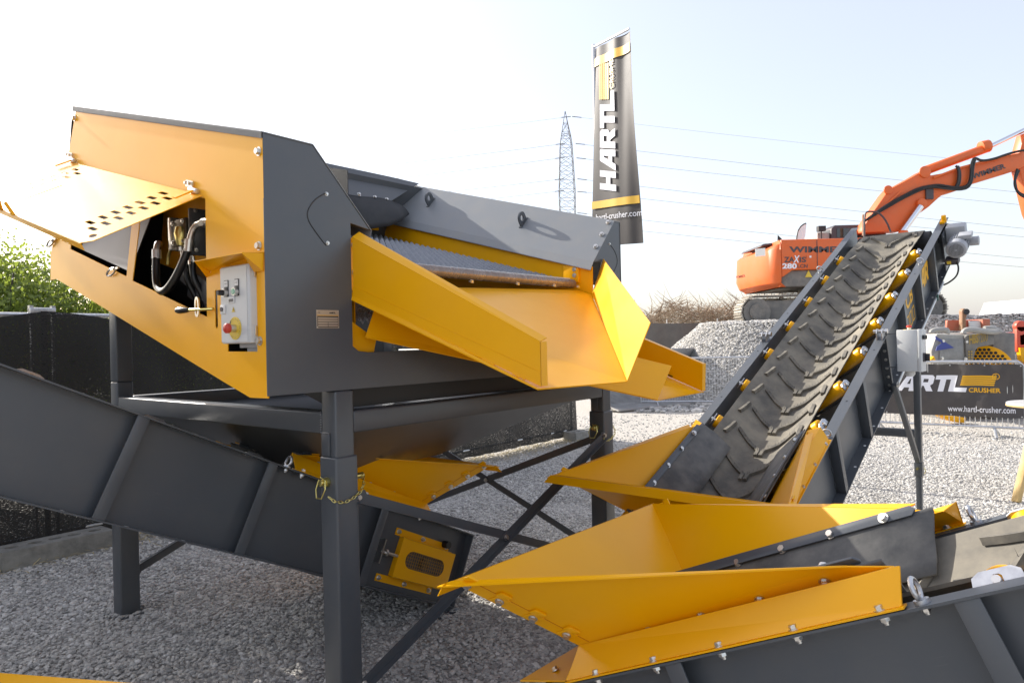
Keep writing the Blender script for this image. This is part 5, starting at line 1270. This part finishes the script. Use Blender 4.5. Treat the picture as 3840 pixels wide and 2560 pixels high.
# windbreak of gray tarpaulin along the back
wb = thing('windbreak_fence', 'gray tarpaulin windbreak fence below the brushwood at the back', 'fence', (6.4, 21.6, 0))
g = G()
wv = lambda x: .05*math.sin(x*2.1)+.03*math.sin(x*7)
g.strip([[(x-6.4, wv(x)*(1.4-z*.3), z-(.07*abs(math.sin(x*.9)) if z > 1.5 else 0)) for x in np.linspace(3.2, 12.5, 90)] for z in (.05, .6, 1.2, 1.7, 2.0)]); g.build('tarpaulin', 'tarp', wb, smooth=True)
for x in np.arange(3.2, 12.6, 1.55):
    g = G(); g.cyl((x-6.4, .08, 0), (x-6.4, .08, 2.06), .022, 8); g.build('post', 'zinc', wb)
# yellow hopper of a further machine, cut off by the lower left corner
yh = thing('yellow_hopper', 'yellow hopper rim cut off by the lower left corner of the picture', 'hopper', (-.95, 1.15, 0))
XH = Matrix.Translation((.95, -1.15, 0))
ha, hb = Vector([(-1.209,1.6,0.782)][0]), Vector([(-0.832,1.48,0.807)][0])
hx_ = (hb-ha).normalized(); ha = ha-hx_*.5; hb = hb+hx_*.30
hy_ = Vector((-hx_.y*-1, -hx_.x, 0)).normalized()
if hy_.y > 0: hy_ = -hy_
g = G(); g.plate([ha, hb, hb+hy_*.045-Vector((0, 0, .004)), ha+hy_*.045-Vector((0, 0, .004))], .004)
c_, d_ = hb+hy_*.75, ha+hy_*.75
g.plate([c_, d_, d_-hy_*.04, c_-hy_*.04], .004); g.plate([hb, c_, c_-hx_*.04, hb-hx_*.04], .004); g.build('rim', 'yellow', yh, xf=XH)
dz = Vector((0, 0, -.42))
inn = [ha+hx_*.25+hy_*.22+dz, hb-hx_*.25+hy_*.22+dz, c_-hx_*.25-hy_*.22+dz, d_+hx_*.25-hy_*.22+dz]
out_ = [ha, hb, c_, d_]
for i in range(4):
    g = G(); g.plate([out_[i]-Vector((0, 0, .003)), out_[(i+1) % 4]-Vector((0, 0, .003)), inn[(i+1) % 4], inn[i]], .004); g.build('hopper_wall', 'yellow', yh, xf=XH)
for p in inn:
    g = G(); g.cyl((p.x, p.y, 0), p+Vector((0, 0, .05)), .025, 8); g.build('leg', 'gray', yh, xf=XH)

# ================================================================ ground, heap, stones, brushwood, bushes
def hnoise(x, y):
    from mathutils import noise
    return noise.noise(Vector((x, y, 0)))
def groundz(x, y): return .012*hnoise(x*.7, y*.7)+.006*hnoise(x*2.3+5, y*2.3)
def gmat():
    m = bpy.data.materials.new('gravel_ground'); m.use_nodes = True; nt = m.node_tree; b = nt.nodes['Principled BSDF']
    b.inputs['Roughness'].default_value = .95; b.inputs['Specular IOR Level'].default_value = .2
    tc = nt.nodes.new('ShaderNodeTexCoord')
    v = nt.nodes.new('ShaderNodeTexVoronoi'); v.inputs['Scale'].default_value = 55
    n = nt.nodes.new('ShaderNodeTexNoise'); n.inputs['Scale'].default_value = .55; n.inputs['Detail'].default_value = 8
    n3 = nt.nodes.new('ShaderNodeTexNoise'); n3.inputs['Scale'].default_value = 30; n3.inputs['Detail'].default_value = 4
    r1 = nt.nodes.new('ShaderNodeValToRGB'); e = r1.color_ramp.elements
    e[0].position, e[0].color = .25, (.30, .29, .275, 1); e[1].position, e[1].color = .75, (.54, .52, .49, 1)
    r2 = nt.nodes.new('ShaderNodeValToRGB'); e = r2.color_ramp.elements
    e[0].position, e[0].color = .3, (.40, .375, .335, 1); e[1].position, e[1].color = .7, (.52, .49, .445, 1)
    sx = nt.nodes.new('ShaderNodeSeparateXYZ'); nt.links.new(tc.outputs['Object'], sx.inputs[0])
    ad = nt.nodes.new('ShaderNodeMath'); ad.operation = 'MULTIPLY_ADD'; ad.inputs[1].default_value = 2.5
    mr = nt.nodes.new('ShaderNodeMapRange'); mr.inputs[1].default_value, mr.inputs[2].default_value = 9.7, 11.2
    x = nt.nodes.new('ShaderNodeMix'); x.data_type = 'RGBA'
    nt.links.new(tc.outputs['Object'], v.inputs['Vector']); nt.links.new(tc.outputs['Object'], n.inputs['Vector']); nt.links.new(tc.outputs['Object'], n3.inputs['Vector'])
    nt.links.new(v.outputs['Color'], r1.inputs[0]); nt.links.new(n3.outputs[0], r2.inputs[0])
    nt.links.new(n.outputs[0], ad.inputs[0]); nt.links.new(sx.outputs[1], ad.inputs[2]); nt.links.new(ad.outputs[0], mr.inputs[0])
    nt.links.new(mr.outputs[0], x.inputs[0]); nt.links.new(r1.outputs[0], x.inputs[6]); nt.links.new(r2.outputs[0], x.inputs[7]); nt.links.new(x.outputs[2], b.inputs['Base Color'])
    bp = nt.nodes.new('ShaderNodeBump'); bp.inputs['Strength'].default_value = .7; bp.inputs['Distance'].default_value = .012; bp.invert = True
    nt.links.new(v.outputs['Distance'], bp.inputs['Height']); bp2 = nt.nodes.new('ShaderNodeBump'); bp2.inputs['Strength'].default_value = .5; bp2.inputs['Distance'].default_value = .02
    nt.links.new(n3.outputs[0], bp2.inputs['Height']); nt.links.new(bp.outputs[0], bp2.inputs['Normal']); nt.links.new(bp2.outputs[0], b.inputs['Normal'])
    return m
GM = gmat()
g = G()
def gaxis(c, near, far):
    a = list(np.arange(c-near, c+near+.01, .5)); s_ = .5; lo, hi = a[0], a[-1]
    while hi < far: s_ *= 1.5; hi += s_; lo -= s_; a = [lo]+a+[hi]
    return a
xs_, ys_ = gaxis(2, 10, 900), gaxis(9, 11, 1500)
g.strip([[(x, y, groundz(x, y) if abs(x) < 30 and abs(y) < 40 else 0) for x in xs_] for y in ys_])
kind(g.build('ground', GM, smooth=True), 'structure')

# gravel heap (terrain) under the excavator
def heapz(x, y):
    z = 0
    d1_ = max(0, 1-math.hypot((x-11.6)/6.6, (y-20.6)/5.4)**2.6)      # plateau
    z = 2.0*min(1, d1_*1.9)
    c = max(0, 1-math.hypot((x-7.0)/4.2, (y-18.4)/3.4))
    z = max(z, 3.6*c)
    c2 = max(0, 1-math.hypot((x-14.0)/4.8, (y-18.2)/4.0)); z = max(z, 2.2*c2)
    return min(z, 1.86+.04*hnoise(x*.8, y*.8))+(.07*hnoise(x*1.3, y*1.3)+.035*hnoise(x*3.1, y*3.1))*(1 if z > .05 else 0)-.03
g = G(); g.strip([[(x, y, heapz(x, y)) for x in np.arange(1.5, 24, .22)] for y in np.arange(13.5, 27, .22)])
HM = mat('heap_gravel', (.44, .42, .385), .95, var=(14, (.26, .25, .225), .35, .7), bump=(22, .8, .05), spec=.2)
kind(g.build('gravel_heap', HM, smooth=True), 'structure')

# stones: three shapes instanced on scattered points
def stone(seed, col):
    r = np.random.default_rng(seed); bm = bmesh.new(); bmesh.ops.create_icosphere(bm, subdivisions=1, radius=1)
    for v in bm.verts: v.co = Vector((v.co.x*1.25, v.co.y*.9, v.co.z*.62))*(1+.28*(r.random()-.5))
    me = bpy.data.meshes.new('stone'); bm.to_mesh(me); bm.free(); me.materials.append(col)
    o = bpy.data.objects.new('stone', me); return o
def smat():
    m = mat('stone', (.40, .385, .355), .9, spec=.25); nt = m.node_tree; b = nt.nodes['Principled BSDF']
    oi = nt.nodes.new('ShaderNodeObjectInfo'); r = nt.nodes.new('ShaderNodeValToRGB'); e = r.color_ramp.elements
    e[0].position, e[0].color = 0, (.27, .26, .245, 1); e[1].position, e[1].color = 1, (.68, .66, .63, 1)
    k = e.new(.5); k.color = (.47, .455, .43, 1); k = e.new(.85); k.color = (.56, .535, .49, 1)
    nt.links.new(oi.outputs['Random'], r.inputs[0]); nt.links.new(r.outputs[0], b.inputs['Base Color'])
    return m
SM = smat()
stones = bpy.data.collections.new('stone_shapes')
for k in range(4): stones.objects.link(stone(k+1, SM))
def scatter(name, P, scales, zoff=0.):
    n = len(P)
    me = bpy.data.meshes.new(name); me.vertices.add(n); me.vertices.foreach_set('co', np.asarray(P, np.float32).ravel())
    a = me.attributes.new('size', 'FLOAT', 'POINT'); a.data.foreach_set('value', np.asarray(scales, np.float32))
    r = me.attributes.new('turn', 'FLOAT_VECTOR', 'POINT'); rr = rng.random((n, 3)); rr = np.stack([(rr[:, 0]-.5)*1.1, (rr[:, 1]-.5)*1.1, rr[:, 2]*6.283], 1); r.data.foreach_set('vector', rr.astype(np.float32).ravel())
    o = bpy.data.objects.new(name, me); COL.objects.link(o)
    ng = bpy.data.node_groups.new(name, 'GeometryNodeTree')
    ng.interface.new_socket('Geometry', in_out='INPUT', socket_type='NodeSocketGeometry'); ng.interface.new_socket('Geometry', in_out='OUTPUT', socket_type='NodeSocketGeometry')
    N = ng.nodes; gi, go = N.new('NodeGroupInput'), N.new('NodeGroupOutput')
    ip = N.new('GeometryNodeInstanceOnPoints'); ci_ = N.new('GeometryNodeCollectionInfo'); ci_.inputs[0].default_value = stones; ci_.inputs['Separate Children'].default_value = True; ci_.inputs['Reset Children'].default_value = True
    ip.inputs['Pick Instance'].default_value = True
    s_ = N.new('GeometryNodeInputNamedAttribute'); s_.data_type = 'FLOAT'; s_.inputs[0].default_value = 'size'
    t_ = N.new('GeometryNodeInputNamedAttribute'); t_.data_type = 'FLOAT_VECTOR'; t_.inputs[0].default_value = 'turn'
    rv = N.new('FunctionNodeRandomValue'); rv.data_type = 'INT'; rv.inputs[4].default_value, rv.inputs[5].default_value = 0, 3
    ng.links.new(gi.outputs[0], ip.inputs['Points']); ng.links.new(ci_.outputs[0], ip.inputs['Instance']); ng.links.new(rv.outputs[2], ip.inputs['Instance Index'])
    e2r = N.new('FunctionNodeEulerToRotation'); ng.links.new(t_.outputs[0], e2r.inputs[0]); ng.links.new(e2r.outputs[0], ip.inputs['Rotation']); ng.links.new(s_.outputs[0], ip.inputs['Scale']); ng.links.new(ip.outputs[0], go.inputs[0])
    o.modifiers.new('scatter', 'NODES').node_group = ng
    return kind(o, 'stuff')
def pts(n, x0, x1, y0, y1, keep=lambda x, y: True):
    X = rng.uniform(x0, x1, n); Y = rng.uniform(y0, y1, n)
    return [(x, y) for x, y in zip(X, Y) if keep(x, y)]
vis = lambda x, y: abs(x) < .86*y+.8
near = pts(150000, -5.2, 5.5, .9, 5.8, vis)+pts(90000, -4, 7.5, 5.8, 9.2, lambda x, y: vis(x, y) and (x+3.7)*.781-(y-5.07)*.624 > -.4)
scatter('gravel', [(x, y, groundz(x, y)+.003) for x, y in near], np.clip(rng.lognormal(math.log(.0098), .30, len(near)), .005, .022))
far = pts(26000, -2, 10, 9.2, 14, lambda x, y: vis(x, y) and rng.random() < (1.1 if y < 10.5 else .25))
scatter('gravel', [(x, y, groundz(x, y)+.003) for x, y in far], np.clip(rng.lognormal(math.log(.011), .4, len(far)), .005, .03))
hp_ = [(x, y, heapz(x, y)) for x, y in pts(150000, 3, 16, 14, 20.5)]
hp_ = [p for p in hp_ if p[2] > .02]
scatter('heap_stones', [(x, y, z+.01) for x, y, z in hp_], np.clip(rng.lognormal(math.log(.021), .34, len(hp_)), .010, .06))
rb = pts(900, 2.5, 7.5, 14.2, 15.9)
scatter('rubble', [(x, y, groundz(x, y)+.02) for x, y in rb], np.clip(rng.lognormal(math.log(.045), .4, len(rb)), .02, .12))

# straw along the foot of the netted fence
g = G()
for _ in range(5200):
    s_ = rng.uniform(-3, 7.4); p = FP+dF*s_+nF_*abs(rng.normal(.10, .16)); a = rng.uniform(0, PI); l = rng.uniform(.03, .09)
    d = Vector((math.cos(a), math.sin(a), rng.normal(0, .25)))*l; w = d.cross(Vector((0, 0, 1))).normalized()*.003
    p = p+Vector((0, 0, groundz(p.x, p.y)+.012+.02*rng.random()))
    g.poly([p-w, p+w, p+d+w, p+d-w])
kind(g.build('straw', mat('dry_straw', (.42, .34, .18), .8)), 'stuff')

# brushwood heap behind the windbreak
g = G()
for _ in range(5200):
    x = rng.uniform(3.4, 12.6); env = .55+.25*math.sin(x*1.1+1)+.2*math.sin(x*2.7)+.12*math.sin(x*6.1)
    y = 23.2+rng.normal(0, .5); z = 1.75+env*rng.random()**.7*.95
    a = rng.uniform(0, 2*PI); l = rng.uniform(.2, .7); d = Vector((math.cos(a), .5*math.sin(a), rng.normal(.12, .45)))*l
    p = Vector((x, y, z)); q = p+d*.5+Vector((rng.normal(0, .06), rng.normal(0, .06), rng.normal(0, .06)))
    r = rng.uniform(.004, .012); g.tube([p, q, p+d], [r, r*.8, r*.3], 3)
for _ in range(26):
    x = rng.uniform(3.4, 10); p = Vector((x, 23, 2.3)); d = Vector((rng.normal(.0, .5), rng.normal(0, .2), rng.uniform(.3, .8)))
    g.tube([p, p+d*.5+Vector((.05, 0, .02)), p+d+Vector((rng.normal(0, .15), 0, .05))], [.02, .012, .004], 4)
g2 = G(); rows = []
for y, zf in ((22.4, .0), (22.6, .8), (23.1, 1.0), (23.8, .85), (24.3, 0)): rows.append([(x, y, zf*(1.9+.45*(.55+.25*math.sin(x*1.1+1)+.2*math.sin(x*2.7)))) for x in np.arange(3.2, 12.8, .2)])
BW = mat('brushwood', (.26, .195, .13), .85, var=(8, (.40, .32, .23), .35, .7))
kind(g.build('brushwood', BW), 'stuff'); kind(g2.build('brush_bank', mat('brush_core', (.20, .15, .10), .9, var=(15, (.33, .26, .18), .4, .7), bump=(25, 1, .08)), smooth=True), 'structure')

# bushy trees behind the netted fence
LEAF = [mat('leaf_%s' % n_, c, .5, var=(1.3, c2, .35, .7)) for n_, c, c2 in (('a', (.11, .165, .03), (.17, .21, .04)), ('b', (.06, .105, .018), (.10, .14, .03)))]
for lm_ in LEAF:
    nt = lm_.node_tree; b = nt.nodes['Principled BSDF']; tr = nt.nodes.new('ShaderNodeBsdfTranslucent'); tr.inputs[0].default_value = (.34, .42, .06, 1)
    mx = nt.nodes.new('ShaderNodeMixShader'); mx.inputs[0].default_value = .40; out = nt.nodes['Material Output']
    nt.links.new(b.outputs[0], mx.inputs[1]); nt.links.new(tr.outputs[0], mx.inputs[2]); nt.links.new(mx.outputs[0], out.inputs[0])
BARK = mat('bark', (.10, .085, .07), .85, bump=(30, .5, .01))
def tree(x, y, h, rad, seed, n, label, lm_, base=.35):
    r = np.random.default_rng(seed)
    t = thing('bushy_tree', label, 'tree', (x, y, 0), r.uniform(0, 6), 'bushy trees behind the netted fence')
    g = G(); tips = []
    for k in range(9):
        a = k*2.4+r.uniform(0, .6); e = Vector((math.cos(a), math.sin(a), 0))
        p = [Vector((0, 0, 0)), e*rad*.12+Vector((0, 0, h*.25)), e*rad*(.35+.2*r.random())+Vector((0, 0, h*(.5+.1*r.random()))), e*rad*(.6+.3*r.random())+Vector((0, 0, h*(.66+.3*r.random())))]
        g.tube(p, [.05, .04, .022, .006], 6); tips += p[1:]
    g.build('trunk', BARK, t, smooth=True)
    clumps = []
    for k in range(int(n/42)):
        d = Vector(r.normal(0, 1, 3)); d.normalize(); q = min(.93, r.random()**.40)
        c = Vector((d.x*rad*q, d.y*rad*q, h*(base+(1-base)*.5)+d.z*h*(1-base)*.5*q*(.85+.3*r.random())))
        clumps.append((c, .13+.16*r.random()))
    V, F = [], []
    for c, cr in clumps:
        up = Vector((r.normal(0, .35), r.normal(0, .35), 1))
        for _ in range(42):
            p = c+Vector(r.normal(0, cr*.55, 3))+up*.10*r.normal()
            d = Vector(r.normal(0, 1, 3))+Vector((0, 0, .7)); d.normalize(); s_ = d.orthogonal().normalized(); l = r.uniform(.030, .062); w = s_*l*.34
            i = len(V); V += [p, p+d*l*.5+w, p+d*l, p+d*l*.5-w]; F.append((i, i+1, i+2, i+3))
    me = bpy.data.meshes.new('crown'); me.from_pydata(V, [], F); me.materials.append(lm_)
    o = bpy.data.objects.new('crown', me); COL.objects.link(o); o.parent = t
    return t
tree(-5.15, 6.9, 2.42, 1.10, 3, 42000, 'fresh green bushy tree at the left edge, tallest above the black netting', LEAF[0])
tree(-3.75, 7.9, 2.30, 1.05, 5, 36000, 'dense green bushy tree between the tallest bush and the left-hand leg', LEAF[0])
tree(-2.6, 9.3, 2.5, 1.2, 9, 16000, 'darker bush standing behind the propped hatch and the yellow panel', LEAF[1])
